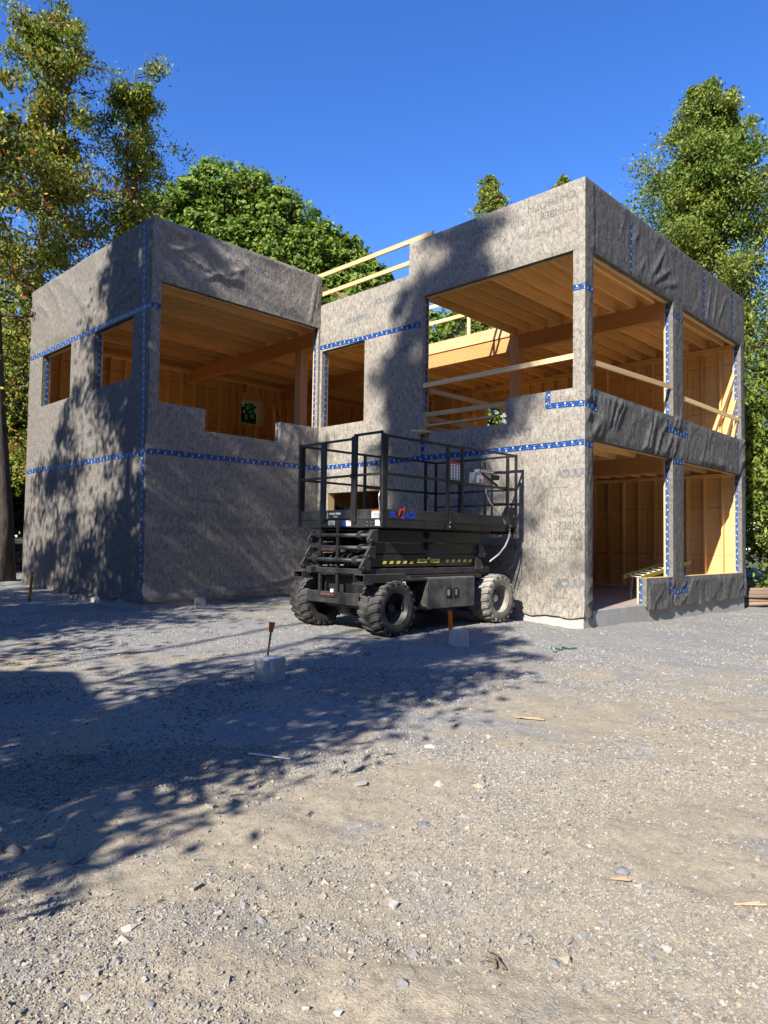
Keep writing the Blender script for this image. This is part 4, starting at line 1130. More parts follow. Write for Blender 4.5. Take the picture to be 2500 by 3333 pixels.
# instruction sign with rows of round pictograms
sg = part('instruction_sign', M['white'], lambda m: m.box((1.235, .045, 2.425), (1.52, .055, 2.715)), deck, 0)
part('sign_header', M['red_ink'], lambda m: m.box((1.238, .041, 2.675), (1.517, .0448, 2.712)), sg, 0)
def f(m):
    for i in range(4):
        for j in range(5):
            c = (1.272 + .07 * i, 2.645 - .048 * j)
            p = [(c[0] + .021 * math.cos(a), .0425, c[1] + .021 * math.sin(a)) for a in np.linspace(0, 2 * math.pi, 13)[:-1]]
            q = [(c[0] + .015 * math.cos(a), .0425, c[1] + .015 * math.sin(a)) for a in np.linspace(0, 2 * math.pi, 13)[:-1]]
            for k in range(12): m.face([p[k], p[(k + 1) % 12], q[(k + 1) % 12], q[k]])
            m.face([(c[0] - .011, .0425, c[1] - .012), (c[0] + .005, .0425, c[1] - .012), (c[0] + .011, .0425, c[1] + .004), (c[0] - .002, .0425, c[1] + .011)])
            m.face([(c[0] - .014, .042, c[1] + .010), (c[0] - .010, .042, c[1] + .014), (c[0] + .014, .042, c[1] - .010), (c[0] + .010, .042, c[1] - .014)])
part('pictogram', mat_plain('navy_print', (.02, .025, .09), .5), f, sg, 0)
# control box with joystick
def f(m):
    m.box((2.12, .16, 2.40), (2.52, .34, 2.62)); m.box((2.2, .14, 2.62), (2.56, .30, 2.68))
ctl = part('control_box', mat_plain('cream_plastic', (.5, .45, .36), .5, .4, 0, 20, .2), f, deck, .01)
part('control_panel', M['white'], lambda m: m.box((2.08, .10, 2.44), (2.20, .16, 2.56)), ctl, .004)
part('stop_button', M['red_ink'], lambda m: m.cyl((2.105, .07, 2.475), (2.105, .10, 2.475), .024, 14), ctl, 0)
part('joystick', M['black_ink'], lambda m: (m.cyl((2.28, .2, 2.68), (2.28, .2, 2.80), .026, 12), m.box((2.5, .1, 2.52), (2.66, .22, 2.6)), m.bar((2.2, .12, 2.60), (2.62, .12, 2.42), .03, .03)), ctl, .003)
part('grab_loop', M['steel'], lambda m: m.tube([(2.2, .14, 2.69), (2.19, .12, 2.78), (2.26, .12, 2.81), (2.36, .13, 2.80), (2.46, .14, 2.70)], .009, 8), ctl, 0)
part('control_cable', M['grey_cable'], lambda m: m.tube([(2.3, .14, 2.42), (2.29, .10, 2.25), (2.36, .06, 2.1), (2.5, .03, 1.98), (2.62, .0, 1.86), (2.66, -.02, 1.76)], .012, 8), deck, 0)
part('hanging_cable', M['grey_cable'], lambda m: m.tube([(2.80, -.02, 1.64), (2.80, .0, 1.52), (2.74, .03, 1.38), (2.6, .06, 1.24), (2.40, .1, 1.12)], .014, 8), deck, 0)
part('hose_guide', M['steel'], lambda m: m.tube([(2.62, .12, 1.585), (2.66, .10, 1.56), (2.72, .10, 1.56), (2.75, .12, 1.60)], .018, 8), deck, 0)
part('wall_side_hose', M['black_cable'], lambda m: m.tube([(3.12, .2, 1.66), (3.16, .12, 1.5), (3.14, .06, 1.3), (3.05, .05, 1.08), (2.9, .1, .93)], .008, 6), deck, 0)
# ------------------------------------------------------------------ marker blocks and stakes
def block(label, x, y, rz, w, d, h, sink=.05, taper=.0):
    bm = bmesh.new(); bmesh.ops.create_cube(bm, size=1)
    for v in bm.verts:
        t = 1 - taper * (v.co.z > 0)
        v.co = Vector((v.co.x * w * t, v.co.y * d * t, (v.co.z + .5) * h))
    bmesh.ops.bevel(bm, geom=bm.edges[:], offset=.012, segments=2, affect='EDGES')
    bmesh.ops.subdivide_edges(bm, edges=[e for e in bm.edges if e.calc_length() > .08], cuts=3, use_grid_fill=True)
    r = random.Random(int(x * 100))
    for v in bm.verts: v.co += Vector((r.uniform(-1, 1), r.uniform(-1, 1), r.uniform(-1, 1))) * .0025
    me = bpy.data.meshes.new('concrete_block'); bm.to_mesh(me); bm.free(); me.materials.append(M['block'])
    o = link('concrete_block', me); o.location = (x, y, float(ground_z(x, y)) - sink); o.rotation_euler = (0, 0, rz)
    return tag(o, label, 'concrete block', 'concrete marker blocks')
block('cube shaped concrete block standing before the lift, nearest of the marker blocks', -6.50, -.02, R(20), .235, .235, .29)
block('low concrete block with tapered sides right of the front wheel', -3.27, .09, R(-12), .22, .22, .27, .05, .14)
block('flat concrete block at the far left corner of the left block', -5.96, 7.91, R(30), .34, .30, .20, .03)
def stake(label, p, q, kind):
    e = empty('survey_stake', label, 'stake', 'orange topped survey stakes', p)
    d = Vector(q) - Vector(p)
    if kind == 'rod':
        m = MB(); m.tube([(0, 0, 0), tuple(d)], .011, 8); m.build('rod', M['rust'], e)
        n = d.normalized(); m = MB(); m.tube([tuple(d - n * .005), tuple(d + n * .05), tuple(d + n * .085), tuple(d + n * .095)], [.022, .028, .034, .038], 16); m.build('cap', M['orange_paint'], e)
    else:
        n = d.normalized(); L = d.length
        k = .36 if kind == 'wood' else .03
        m = MB(); m.bar((0, 0, 0), tuple(n * L * k), .05, .03, (1, .3, 0)); m.build('shaft', M['stake_wood'], e)
        m = MB(); m.bar(tuple(n * L * k), tuple(d), .052, .032, (1, .3, 0)); m.build('painted_top', M['orange_paint'], e, .004)
g0 = lambda x, y: float(ground_z(x, y))
stake('rusty rod with an orange cap behind the cube shaped block', (-6.40, .20, g0(-6.4, .2) - .05), (-6.30, .24, .45), 'rod')
stake('bright orange stake in the sun behind the low tapered block', (-3.16, .30, g0(-3.16, .3) - .1), (-3.20, .31, .485), 'paint')
stake('brown wooden stake with orange upper half at the far left', (-5.87, 8.46, g0(-5.87, 8.46) - .1), (-5.79, 8.50, .76), 'wood')

# ------------------------------------------------------------------ small things on the ground
m = MB(); m.bar((-8.165, -2.03, g0(-8.16, -2.03) + .014), (-7.995, -2.245, g0(-8.0, -2.245) + .012), .014, .005)
tag(m.build('plastic_strip', M['white']), 'thin white plastic strip lying on the gravel', 'strip')
m = MB(); m.tube([(-2.55, -.95, .015), (-2.46, -.86, .04), (-2.40, -.93, .03), (-2.30, -.90, .05), (-2.22, -.97, .025), (-2.10, -1.02, .015)], [.018, .03, .02, .03, .02, .008], 5)
tag(m.build('tape_scrap', mat_plain('teal_grey_wrap', (.17, .215, .215), .6, .3, 0, 60, .5)), 'crumpled teal and grey scrap of wrap on the sunny gravel', 'scrap')
def chip(label, x, y, l, a, mat, w=.02):
    m = MB(); z = g0(x, y) + .012
    m.bar((x - l / 2 * math.cos(a), y - l / 2 * math.sin(a), z), (x + l / 2 * math.cos(a), y + l / 2 * math.sin(a), z + .004), w, .006)
    m.bar((x - l / 3 * math.cos(a + .2), y - l / 3 * math.sin(a + .2), z + .005), (x + l / 3 * math.cos(a + .2), y + l / 3 * math.sin(a + .2), z + .009), w * .5, .005)
    tag(m.build('wood_chip', mat), label, 'wood chip', 'splinters of wood on the gravel')
chip('long yellow wood splinter in the middle of the yard', -5.94, -2.72, .24, R(-70), M['dry_wood'], .025)
chip('pale wood chip on the gravel at the right foreground', -8.03, -4.49, .08, R(-62), M['dry_wood'], .014)
chip('thin brown wood splinter at the right edge of the foreground', -7.89, -4.95, .12, R(-50), M['dry_wood'], .008)
def twig(label, x, y, s, sd):
    r = random.Random(sd); m = MB(); z = g0(x, y) + .008
    for k in range(5):
        a = R(60) + r.uniform(-.5, .5); l = s * r.uniform(.6, 1)
        m.tube([(x + r.uniform(-.02, .02), y + r.uniform(-.02, .02), z), (x + l * .5 * math.cos(a), y + l * .5 * math.sin(a), z + .012), (x + l * math.cos(a + .2), y + l * math.sin(a + .2), z + .003)], [.003, .0025, .0012], 5)
    tag(m.build('twig', M['stake_wood']), label, 'twig', 'dry twigs on the gravel')
twig('dry bunch of twigs near the bottom centre', -8.92, -4.50, .10, 1)
twig('thin dry twig in the shade left of the white strip', -9.0, -1.45, .25, 2)
m = MB(); x, y = -4.7, .4; z = g0(x, y)
for k in range(7):
    a = 2 * math.pi * k / 7; m.face([(x, y, z + .03), (x + .05 * math.cos(a), y + .05 * math.sin(a), z + .02 + .015 * math.sin(3 * a)), (x + .04 * math.cos(a + .6), y + .04 * math.sin(a + .6), z + .012)])
tag(m.build('fallen_leaf', M['orange_paint']), 'single curled orange leaf lying on the grey gravel', 'leaf')

# ------------------------------------------------------------------ loose lumber in and around the shell
def loose_board(label, p, q, w=.14, t=.038, up=(0, 0, 1), mat='lumber', grp='loose boards inside the shell'):
    m = MB(); m.bar(p, q, w, t, up); tag(m.build('loose_board', M[mat]), label, 'board', grp)
loose_board('board leaning on the back wall right of the small window', (2.95, 12.35, 3.6), (3.12, 12.92, 5.9), .16, .04, (1, 0, 0))
loose_board('wider board leaning beside the first one on the back wall', (3.2, 12.3, 3.6), (3.32, 12.92, 5.75), .2, .04, (1, 0, 0))
loose_board('short plank standing against the back wall under the stepped sill', (.85, 12.6, 3.6), (.95, 12.92, 4.35), .35, .03, (1, 0, 0))
loose_board('long bright board leaning steeply in the far upper opening', (7.55, .75, 3.6), (7.93, .12, 5.75), .14, .04, (0, 1, 0), 'pale')
loose_board('second bright board leaning in the far upper opening', (7.6, .40, 3.6), (7.93, .10, 5.1), .14, .04, (0, 1, 0), 'pale')
loose_board('narrow board leaning against the far jamb of the upper opening', (7.72, .22, 3.6), (7.86, .05, 4.7), .09, .04, (0, 1, 0), 'pale')
loose_board('board end poking out over the stepped sill above the lift', (-.28, 3.50, 3.675), (.75, 3.46, 3.69), .14, .036, (0, 0, 1), 'pale', 'board ends on the sill')
loose_board('lower board end sticking out under the other on the sill', (-.36, 3.56, 3.635 + .04), (.0, 3.62, 3.675), .13, .03, (0, 0, 1), 'pale', 'board ends on the sill')
loose_board('long pale pole leaning behind the low window over the lift', (5.2, 12.2, .3), (5.55, 12.9, 3.1), .07, .04, (1, 0, 0), 'pale')
# step ladder
sl = empty('step_ladder', 'wooden step ladder standing before the end wall window', 'ladder', None, (7.2, 7.9, 3.6))
for sy in (-.25, .25):
    m = MB(); m.bar((-.3, sy, 0), (0, sy * .7, 1.9), .03, .08); m.build('rail', M['lumber'], sl)
    m = MB(); m.bar((.4, sy, 0), (.02, sy * .7, 1.85), .03, .05); m.build('rear_leg', M['lumber'], sl)
for k in range(6):
    z = .28 + .28 * k; m = MB(); m.box((-.34 + .3 * z / 1.9, -.22, z), (-.24 + .3 * z / 1.9, .22, z + .025)); m.build('step', M['lumber'], sl)
m = MB(); m.box((-.08, -.2, 1.88), (.1, .2, 1.91)); m.build('top_cap', M['lumber'], sl)
# yellow work platform inside the door
wp = empty('ladder', 'yellow ladder propped just behind the low wall of the lower opening', 'ladder', None, (4.5, .7, .301))
PA, PB = Vector((-1.35, -.25, .46)), Vector((1.75, -.08, .76)); OFF = Vector((0, .36, .02))
for o_ in (Vector((0, 0, 0)), OFF):
    m = MB(); m.bar(PA + o_, PB + o_, .035, .085); m.build('side_rail', M['yellow_paint'], wp, .004)
for k in range(10):
    q = PA + (PB - PA) * ((k + .5) / 10); m = MB(); m.cyl(q, q + OFF, .016, 8); m.build('rung', M['steel'], wp)
for q, w_ in ((PA + (PB - PA) * .15, 0), (PA + (PB - PA) * .9, 0)):
    for o_ in (Vector((0, 0, 0)), OFF):
        m = MB(); m.bar((q.x - .12, q.y + o_.y, 0), tuple(q + o_ - Vector((0, 0, .03))), .05, .03); m.build('leg', M['steel'], wp, .003)

# ------------------------------------------------------------------ dry stone wall, stacked poles
sw = MB(); r = random.Random(5)
for k in range(140):
    x = -9.5 + r.uniform(0, 8.6); lay = r.randint(0, 4); y = 17.1 + .12 * (x + 5) + r.uniform(-.12, .12); z = g0(x, y) + lay * .2 + .05
    sw.obox((x, y, z), [(1, r.uniform(-.1, .1), r.uniform(-.08, .08)), (r.uniform(-.1, .1), 1, 0), (0, r.uniform(-.06, .06), 1)], [r.uniform(.18, .4), .3, r.uniform(.08, .12)])
tag(sw.build('stone_wall', mat_concrete('dark_field_stone', (.14, .13, .12)), None, .03), 'low dry stone wall behind the leaning trunk at the far left', 'wall')
for k in range(9):
    m = MB(); x0, y0 = 9.3 + r.uniform(0, .4), -.1 + r.uniform(-.25, .5); z = -.05 + .085 * (k % 5) + (.03 if k > 4 else 0)
    m.tube([(x0 - .6, y0 + .6 + r.uniform(-.1, .1), z), (x0 + 1.4, y0 - .6, z + r.uniform(-.02, .04)), (x0 + 3.4, y0 - 1.8 + r.uniform(-.2, .2), z)], [.05, .045, .035], 8)
    tag(m.build('pole', mat_wood('bleached_pole', (.24, .175, .125), .6, False) if k == 0 else bpy.data.materials['bleached_pole']), 'bleached pole lying in the low stack beside the right end of the house', 'pole', 'stacked poles beside the house')
# thin overhead lines running to the trees behind the left block
for dz, dl, lb in ((0, 0, 'upper of two thin pale overhead lines left of the house'), (-.80, .06, 'lower of two thin pale overhead lines left of the house')):
    m = MB(); A, B = Vector((-15.4, 20.7, 1.9 + 3.2 + dz)), Vector((-.1, 16.62, 6.75 + dz + dl)); pts = []
    for i in range(25):
        t = i / 24; p = A.lerp(B, t); pts.append((p.x, p.y, p.z - 4 * .55 * t * (1 - t)))
    m.tube(pts, .014, 6)
    tag(m.build('overhead_line', M['grey_cable']), lb, 'cable', 'overhead lines left of the house')
# ------------------------------------------------------------------ trees
def leaf_quads(P, N, size, rng, aspect=.62, droop=0.0):
    """one small kite shaped face per leaf"""
    n = len(P)
    N = N / np.linalg.norm(N, axis=1, keepdims=True)
    t = rng.normal(0, 1, (n, 3)); t[:, 2] -= droop
    t -= (t * N).sum(1, keepdims=True) * N; t /= np.linalg.norm(t, axis=1, keepdims=True) + 1e-9
    b = np.cross(N, t); s = size[:, None]
    V = np.stack([P - t * s * .5, P + b * s * aspect * .5 + t * s * .05, P + t * s * .6, P - b * s * aspect * .5 + t * s * .05], 1)
    F = np.arange(n * 4).reshape(n, 4)
    return V.reshape(-1, 3), F

def limb(mb, p, q, r0, r1, rng, wob=.08, n=5, sag=0.0):
    p = np.array(p, float); q = np.array(q, float); L = np.linalg.norm(q - p)
    pts = []; rs = []
    for i in range(n + 1):
        t = i / n; w = rng.normal(0, wob * L * .25, 3) * (0 if i in (0, n) else 1)
        pts.append(tuple(p + (q - p) * t + w + np.array([0, 0, -sag * L * t * t]))); rs.append(r0 + (r1 - r0) * t)
    mb.tube(pts, rs, 6, cap=False)
    return np.array(pts)

GREENS = {
    'cedar': [((.14, .185, .03), .46), ((.23, .26, .04), .26), ((.08, .105, .02), .18), ((.33, .17, .04), .10)],
    'cedar_brown': [((.15, .20, .03), .44), ((.25, .25, .04), .26), ((.07, .10, .02), .16), ((.38, .18, .045), .24)],
    'cedar_green': [((.115, .17, .028), .5), ((.20, .235, .038), .26), ((.05, .08, .018), .18), ((.2, .13, .03), .04)],
    'maple': [((.12, .19, .028), .5), ((.19, .26, .038), .32), ((.05, .095, .018), .16), ((.22, .13, .04), .02)],
    'dark': [((.03, .055, .012), .6), ((.06, .10, .018), .3), ((.11, .09, .02), .1)],
    'bush': [((.045, .085, .014), .55), ((.09, .14, .02), .35), ((.02, .045, .01), .1)],
}
def leaf_col(n, key, rng, clump=None):
    pal = GREENS[key]; w = np.array([p[1] for p in pal]); w = w / w.sum()
    if clump is None: idx = rng.choice(len(pal), n, p=w)
    else:
        u = np.clip(clump * .75 + rng.uniform(0, 1, n) * .25 + rng.normal(0, .06, n), 0, .9999); idx = np.minimum(np.searchsorted(np.cumsum(w), u), len(pal) - 1)
    return np.array([p[0] for p in pal])[idx] * rng.uniform(.75, 1.3, n)[:, None]

def cedar(label, x, y, top, rad, base=1.0, nb=130, leaves=16000, key='cedar', seed=1, size=.15, lean=(0, 0), bark='bark', leaders=1, tipw=.18, name='cedar_tree', gap=.25, trunk_r=.2, side=None, group=None):
    rng = np.random.default_rng(seed)
    z0 = g0(x, y) - .1; H = top - z0
    root = empty(name, label, 'tree', group, (x, y, z0))
    mb = MB()
    tp = [(lean[0] * t * H + rng.normal(0, .02) * H * .15, lean[1] * t * H + rng.normal(0, .02) * H * .15, t * H) for t in np.linspace(0, 1, 9)]
    tp[0] = (0, 0, 0)
    mb.tube(tp, [trunk_r * (1 - .93 * t) for t in np.linspace(0, 1, 9)], 10)
    axis = np.array(tp); zz = axis[:, 2]
    ax = lambda z: np.array([np.interp(z, zz, axis[:, 0]), np.interp(z, zz, axis[:, 1]), z])
    lead = []
    for i in range(leaders - 1):
        zf = H * rng.uniform(.55, .72); a = rng.uniform(0, 6.28); off = rad * rng.uniform(.25, .45); tz = H * rng.uniform(.9, .97)
        e = ax(zf) + np.array([math.cos(a) * off, math.sin(a) * off, tz - zf]); limb(mb, ax(zf), e, trunk_r * .35, .02, rng, .05); lead.append((ax(zf), e))
    P = []; A = []; Q = []
    zs = base + (H - base) * rng.uniform(0, 1, nb) ** .85
    for z in zs:
        t = (z - base) / (H - base)
        prof = (1 - t) ** .8 * (1 - tipw) + tipw
        if t < .12: prof *= .65 + 3 * t
        r = rad * prof * (rng.uniform(.4, 1.0) if rng.uniform() < .75 else rng.uniform(1.0, 1.35)); a = rng.uniform(0, 2 * math.pi)
        if side is not None: r *= 1 + .35 * math.cos(a - side)
        s = ax(z)
        if lead and t > .5 and rng.uniform() < .55:
            l0, l1 = lead[rng.integers(len(lead))]; k = np.clip((z - l0[2]) / (l1[2] - l0[2]), 0, 1); s = l0 + (l1 - l0) * k; r *= .75
        e = s + np.array([math.cos(a) * r, math.sin(a) * r, r * rng.uniform(-.35, .25)])
        pts = limb(mb, s, e, .035 * (1 - .6 * t) + .008, .006, rng, .12, 5, -.12)
        P.append(pts); A.append(a); Q.append(rng.uniform())
    mb.build('trunk', M[bark], root)
    nl = max(1, leaves // nb)
    C = []; clump = []
    for pts, a, q in zip(P, A, Q):
        L = np.linalg.norm(pts[-1] - pts[0]); m_ = max(2, int(5 * L / max(rad, .5) + 2))
        for j in range(m_):                        # sprays along the limb
            k = (.28 + .75 * (j + rng.uniform(0, 1)) / m_); kk = min(k, 1) * (len(pts) - 1); i = min(int(kk), len(pts) - 2)
            c = pts[i] + (pts[i + 1] - pts[i]) * (kk - i) + rng.normal(0, .05 + .10 * L, 3) * np.array([1, 1, .6])
            if rng.uniform() < gap: continue
            w = max(3, int(nl / m_ / (1 - gap) * rng.uniform(.5, 1.5)))
            sp = .09 + .085 * L * rng.uniform(.5, 1.3)
            d = rng.normal(0, 1, (w, 3)) * np.array([sp, sp, sp * .75]); d[:, 2] -= .25 * sp * (d[:, 0] ** 2 + d[:, 1] ** 2) / sp ** 2 * .5
            C.append(c + d); clump.append(np.full(w, np.clip(q * .5 + rng.uniform() * .5, 0, 1)))
    C = np.vstack(C); clump = np.concatenate(clump); n = len(C)
    N = rng.normal(0, 1, (n, 3)) + np.array([0, 0, .5])
    V, F = leaf_quads(C, N, size * rng.uniform(.55, 1.3, n), rng, .5, .9)
    np_mesh('crown', V, F, M['needle'], root, np.repeat(leaf_col(n, key, rng, clump), 4, 0))
    return root

def broadleaf(label, x, y, lobes, leaves=20000, key='maple', seed=1, size=.2, bark='bark', trunk_r=.25, name='maple_tree', gap=.3, trunk_top=None, group=None):
    """lobes: (x, y, z, r) in world space"""
    rng = np.random.default_rng(seed); z0 = g0(x, y) - .1; root = empty(name, label, 'tree', group, (x, y, z0))
    lb = np.array(lobes, float); o = np.array([x, y, z0]); mb = MB()
    cz = trunk_top if trunk_top else (lb[:, 2] - lb[:, 3]).min() - z0 + .3
    mid = np.array([0, 0, max(cz, .4)])
    limb(mb, (0, 0, 0), mid, trunk_r, trunk_r * .75, rng, .03)
    P = []; cl = []; Nn = []
    vol = lb[:, 3] ** 2; share = vol / vol.sum()
    for (lx, ly, lz, lr), sh in zip(lb, share):
        c = np.array([lx, ly, lz]) - o
        pts = limb(mb, mid, c, trunk_r * .5, .05, rng, .1)
        nt = max(14, int(52 * lr))
        tot = int(leaves * sh)
        d = rng.normal(0, 1, (nt, 3)); d /= np.linalg.norm(d, axis=1, keepdims=True); d[:, 2] = d[:, 2] * .85 + .08
        tips = c + d * lr * rng.uniform(.5, 1.08, nt)[:, None]
        for tp_, dd in zip(tips, d):
            limb(mb, c + dd * lr * .1, tp_, .03 + .01 * lr, .006, rng, .12, 4)
            w = max(4, int(tot / nt * rng.uniform(.4, 1.6))); sp = lr * rng.uniform(.08, .22)
            e = rng.normal(0, 1, (w, 3)); e /= np.linalg.norm(e, axis=1, keepdims=True) + 1e-9
            e *= (rng.uniform(0, 1, w) ** .5)[:, None] * sp * np.array([1.25, 1.25, .8])
            P.append(tp_ + e); cl.append(np.full(w, rng.uniform())); Nn.append(dd * .7 + e / (sp + 1e-6) * .5 + rng.normal(0, .6, (w, 3)) + np.array([0, 0, .35]))
    for (lx, ly, lz, lr), sh in zip(lb, share):      # single leaves between the tufts
        w = int(leaves * sh * .28); e = rng.normal(0, 1, (w, 3)); e /= np.linalg.norm(e, axis=1, keepdims=True)
        rr = lr * (.72 + .5 * vn(e[:, 0] * 4 + lx, e[:, 2] * 4 + e[:, 1] * 3, seed)) * rng.uniform(.8, 1.05, w)
        P.append(np.array([lx, ly, lz]) - o + e * rr[:, None]); cl.append(rng.uniform(0, 1, w)); Nn.append(e * .6 + rng.normal(0, .7, (w, 3)) + np.array([0, 0, .3]))
    mb.build('trunk', M[bark], root)
    C = np.vstack(P); cl = np.concatenate(cl); n = len(C)
    V, F = leaf_quads(C, np.vstack(Nn), size * rng.uniform(.6, 1.3, n), rng, .75, .5)
    np_mesh('crown', V, F, M['leaf'], root, np.repeat(leaf_col(n, key, rng, cl), 4, 0))
    return root

# behind the house, left
cedar('tall yellow brown cedar with a broad ragged top at the left edge', -2.9, 16.8, 17.9, 3.1, 3.2, 230, 56000, 'cedar_brown', 3, .125, leaders=4, tipw=.3, gap=.45, trunk_r=.27)
cedar('slimmer sparse cedar between the tall cedar and the maple', -.1, 16.75, 17.5, 2.0, 5.0, 150, 27000, 'cedar', 8, .125, leaders=3, tipw=.42, gap=.42, trunk_r=.2)
broadleaf('broad green maple rising behind the left block', 8.0, 22.5, [(5.4, 24.2, 16.0, 1.9), (7.2, 23.0, 17.4, 2.0), (8.6, 22.0, 17.3, 1.9), (9.6, 21.3, 16.6, 1.7), (6.6, 23.0, 14.6, 2.3), (8.8, 21.4, 14.4, 2.4), (4.6, 24.6, 14.2, 1.8), (10.4, 20.4, 14.6, 1.9), (7.6, 22, 12, 2.6)], 90000, 'maple', 5, .19)
broadleaf('smaller green maple sloping down towards the roof rails', 12.2, 18.8, [(10.9, 20.0, 15.4, 1.5), (11.9, 19.3, 14.6, 1.5), (12.7, 18.6, 13.6, 1.4), (11.6, 19.4, 12.8, 1.8), (13.1, 18.1, 12.3, 1.3), (12.4, 18.6, 11.2, 1.6)], 46000, 'maple', 6, .19)
cedar('narrow conifer tip showing above the sunlit parapet', 20.0, 16.3, 21.3, 2.6, 9, 240, 26000, 'cedar', 12, .16, name='conifer_tree', gap=.05, tipw=.1)
cedar('conifer tip barely clearing the parapet near the corner', 20.2, 12.2, 19.9, 1.6, 10, 140, 12000, 'cedar', 13, .16, name='conifer_tree', gap=.05, tipw=.1)
# right
cedar('large green cedar with bare grey limbs at the right edge', 14.7, 3.2, 17.9, 5.2, 3.5, 360, 190000, 'cedar_green', 21, .13, leaders=1, tipw=.09, gap=.22, trunk_r=.32, lean=(.01, -.006))
cedar('dense cedar in the house shadow beside the right corner', 11.6, 1.3, 6.6, 1.5, .5, 110, 13000, 'cedar_green', 22, .16, gap=.12, trunk_r=.12, tipw=.15)
cedar('bright green cedar bush cut off by the right edge', 12.6, -.1, 6.0, 1.9, .3, 110, 13000, 'cedar_green', 23, .16, gap=.12, trunk_r=.12, tipw=.15)
cedar('thin young cedar between the big cedar and the bush', 14.5, 1.2, 8.0, 1.2, 1.0, 70, 6000, 'cedar_green', 24, .17, gap=.2, trunk_r=.1)
# far left
cedar('leaning dark trunk at the left edge with thin high branches', -4.55, 13.95, 13.5, 1.6, 7.0, 60, 5000, 'cedar_brown', 31, .17, lean=(-.07, .02), bark='bark_dark', trunk_r=.29, name='leaning_tree', gap=.35, tipw=.4)
broadleaf('shaded bushy tree filling the gap left of the house', -2.3, 20.8, [(-2.6, 20.9, 8.2, 1.6), (-2.0, 20.4, 6.2, 1.7), (-3.2, 21.2, 4.6, 1.7), (-1.6, 20.6, 4.0, 1.5), (-4.4, 21.4, 6.4, 1.6)], 17000, 'cedar', 32, .2, 'bark_dark', .18, 'bushy_tree')
broadleaf('dark undergrowth bush behind the stone wall', -3.0, 22.0, [(-3.4, 22, 3.2, 1.4), (-2.0, 22.3, 3.0, 1.5), (-4.6, 22.2, 3.4, 1.6), (-6.4, 21.6, 4.2, 2.0), (-.6, 22.6, 3.4, 1.4)], 15000, 'dark', 33, .2, 'bark_dark', .1, 'bush')
# seen through the windows
broadleaf('sunlit leafy tree outside the small back window', 5.0, 17.0, [(4.6, 16.8, 6.0, 1.2), (5.3, 17.2, 5.2, 1.0), (4.2, 17.4, 7.2, 1.2), (5.4, 16.6, 7.0, 1.0), (3.8, 16.9, 5.2, 1.0)], 9000, 'bush', 41, .2, 'bark', .1, 'leafy_tree')
broadleaf('green shrub outside the low back window', 6.6, 16.2, [(6.4, 16.2, 1.9, 1.2), (7.6, 16.0, 2.4, 1.2), (5.6, 16.6, 2.6, 1.0), (8.4, 16.8, 2.2, 1.1)], 9000, 'bush', 42, .17, 'bark', .06, 'shrub')
broadleaf('green tree with a pale trunk seen through the end wall window', 14.4, 11.6, [(14.0, 11.4, 10.3, 1.3), (13.0, 12.6, 10.4, 1.2), (15.2, 10.8, 9.4, 1.4), (14.6, 12.0, 7.4, 1.3), (15.6, 11.2, 6.0, 1.2)], 11000, 'cedar_green', 43, .19, 'birch', .16, 'birch_tree', trunk_top=7.5)
broadleaf('leafy tree top seen through the roof gap', 15.5, 16.4, [(14.6, 17.0, 11.0, 1.5), (15.6, 16.2, 11.4, 1.5), (16.6, 15.4, 11.6, 1.4)], 8000, 'maple', 44, .22, 'bark', .16, 'leafy_tree')
# beyond the far side of the yard: a wood one reads as a mass
def wood_mass():
    rng = np.random.default_rng(77); Ps = []; cl = []
    spots = [(x, 27 + rng.uniform(0, 6), 3 + rng.uniform(0, 2.5), 2.6) for x in np.arange(-14, 26, 2.2)] + [(24 + rng.uniform(0, 4), y, 3 + rng.uniform(0, 2), 2.5) for y in np.arange(-4, 26, 2.2)]
    for x, y, z, r in spots:
        w = 1500; e = rng.normal(0, 1, (w, 3)); e /= np.linalg.norm(e, axis=1, keepdims=True); e *= (rng.uniform(.3, 1, w) ** .4)[:, None]
        Ps.append(np.array([x, y, z]) + e * np.array([r, r, r * 1.25])); cl.append(np.clip(rng.uniform() * .6 + vn(e[:, 0] * 3, e[:, 2] * 3 + x, 3) * .4, 0, 1))
    C = np.vstack(Ps); n = len(C)
    V, F = leaf_quads(C, rng.normal(0, 1, (n, 3)) + np.array([0, 0, .4]), .34 * rng.uniform(.6, 1.3, n), rng, .7, .4)
    tag(np_mesh('woodland', V, F, M['leaf'], None, np.repeat(leaf_col(n, 'dark', rng, np.concatenate(cl)), 4, 0)), 'green woodland behind the site', None, None, 'stuff')
wood_mass()
def sky_blocking_wood():  # unseen ring of trees added to hold back sky fill, lower towards the sun
    rng = np.random.default_rng(78); Ps = []; cl = []
    for a in np.arange(R(112), R(368), R(5.0)):
        d = rng.uniform(26, 32) if (a < R(168) or a > R(222)) else rng.uniform(34, 40); x, y = CAM[0] + d * math.cos(a), CAM[1] + d * math.sin(a)
        for z, r in (((3, 3.4), (8, 3.2), (12.5, 2.6), (17, 2.4), (20.5, 1.7)) if (a < R(168) or R(222) < a < R(330)) else ((3, 3.4), (8, 3.2), (12.0, 2.2))):
            w = 900; e = rng.normal(0, 1, (w, 3)); e /= np.linalg.norm(e, axis=1, keepdims=True); e *= (rng.uniform(.2, 1, w) ** .4)[:, None]
            Ps.append(np.array([x, y, z]) + e * np.array([r, r, r * 1.3])); cl.append(rng.uniform(0, 1, w))
    C = np.vstack(Ps); n = len(C)
    V, F = leaf_quads(C, rng.normal(0, 1, (n, 3)), .6 * rng.uniform(.6, 1.3, n), rng, .75, .4)
    tag(np_mesh('woodland', V, F, M['leaf'], None, np.repeat(leaf_col(n, 'dark', rng, np.concatenate(cl)), 4, 0)), 'unseen woodland added around the near side to cut sky light', None, None, 'stuff')
sky_blocking_wood()
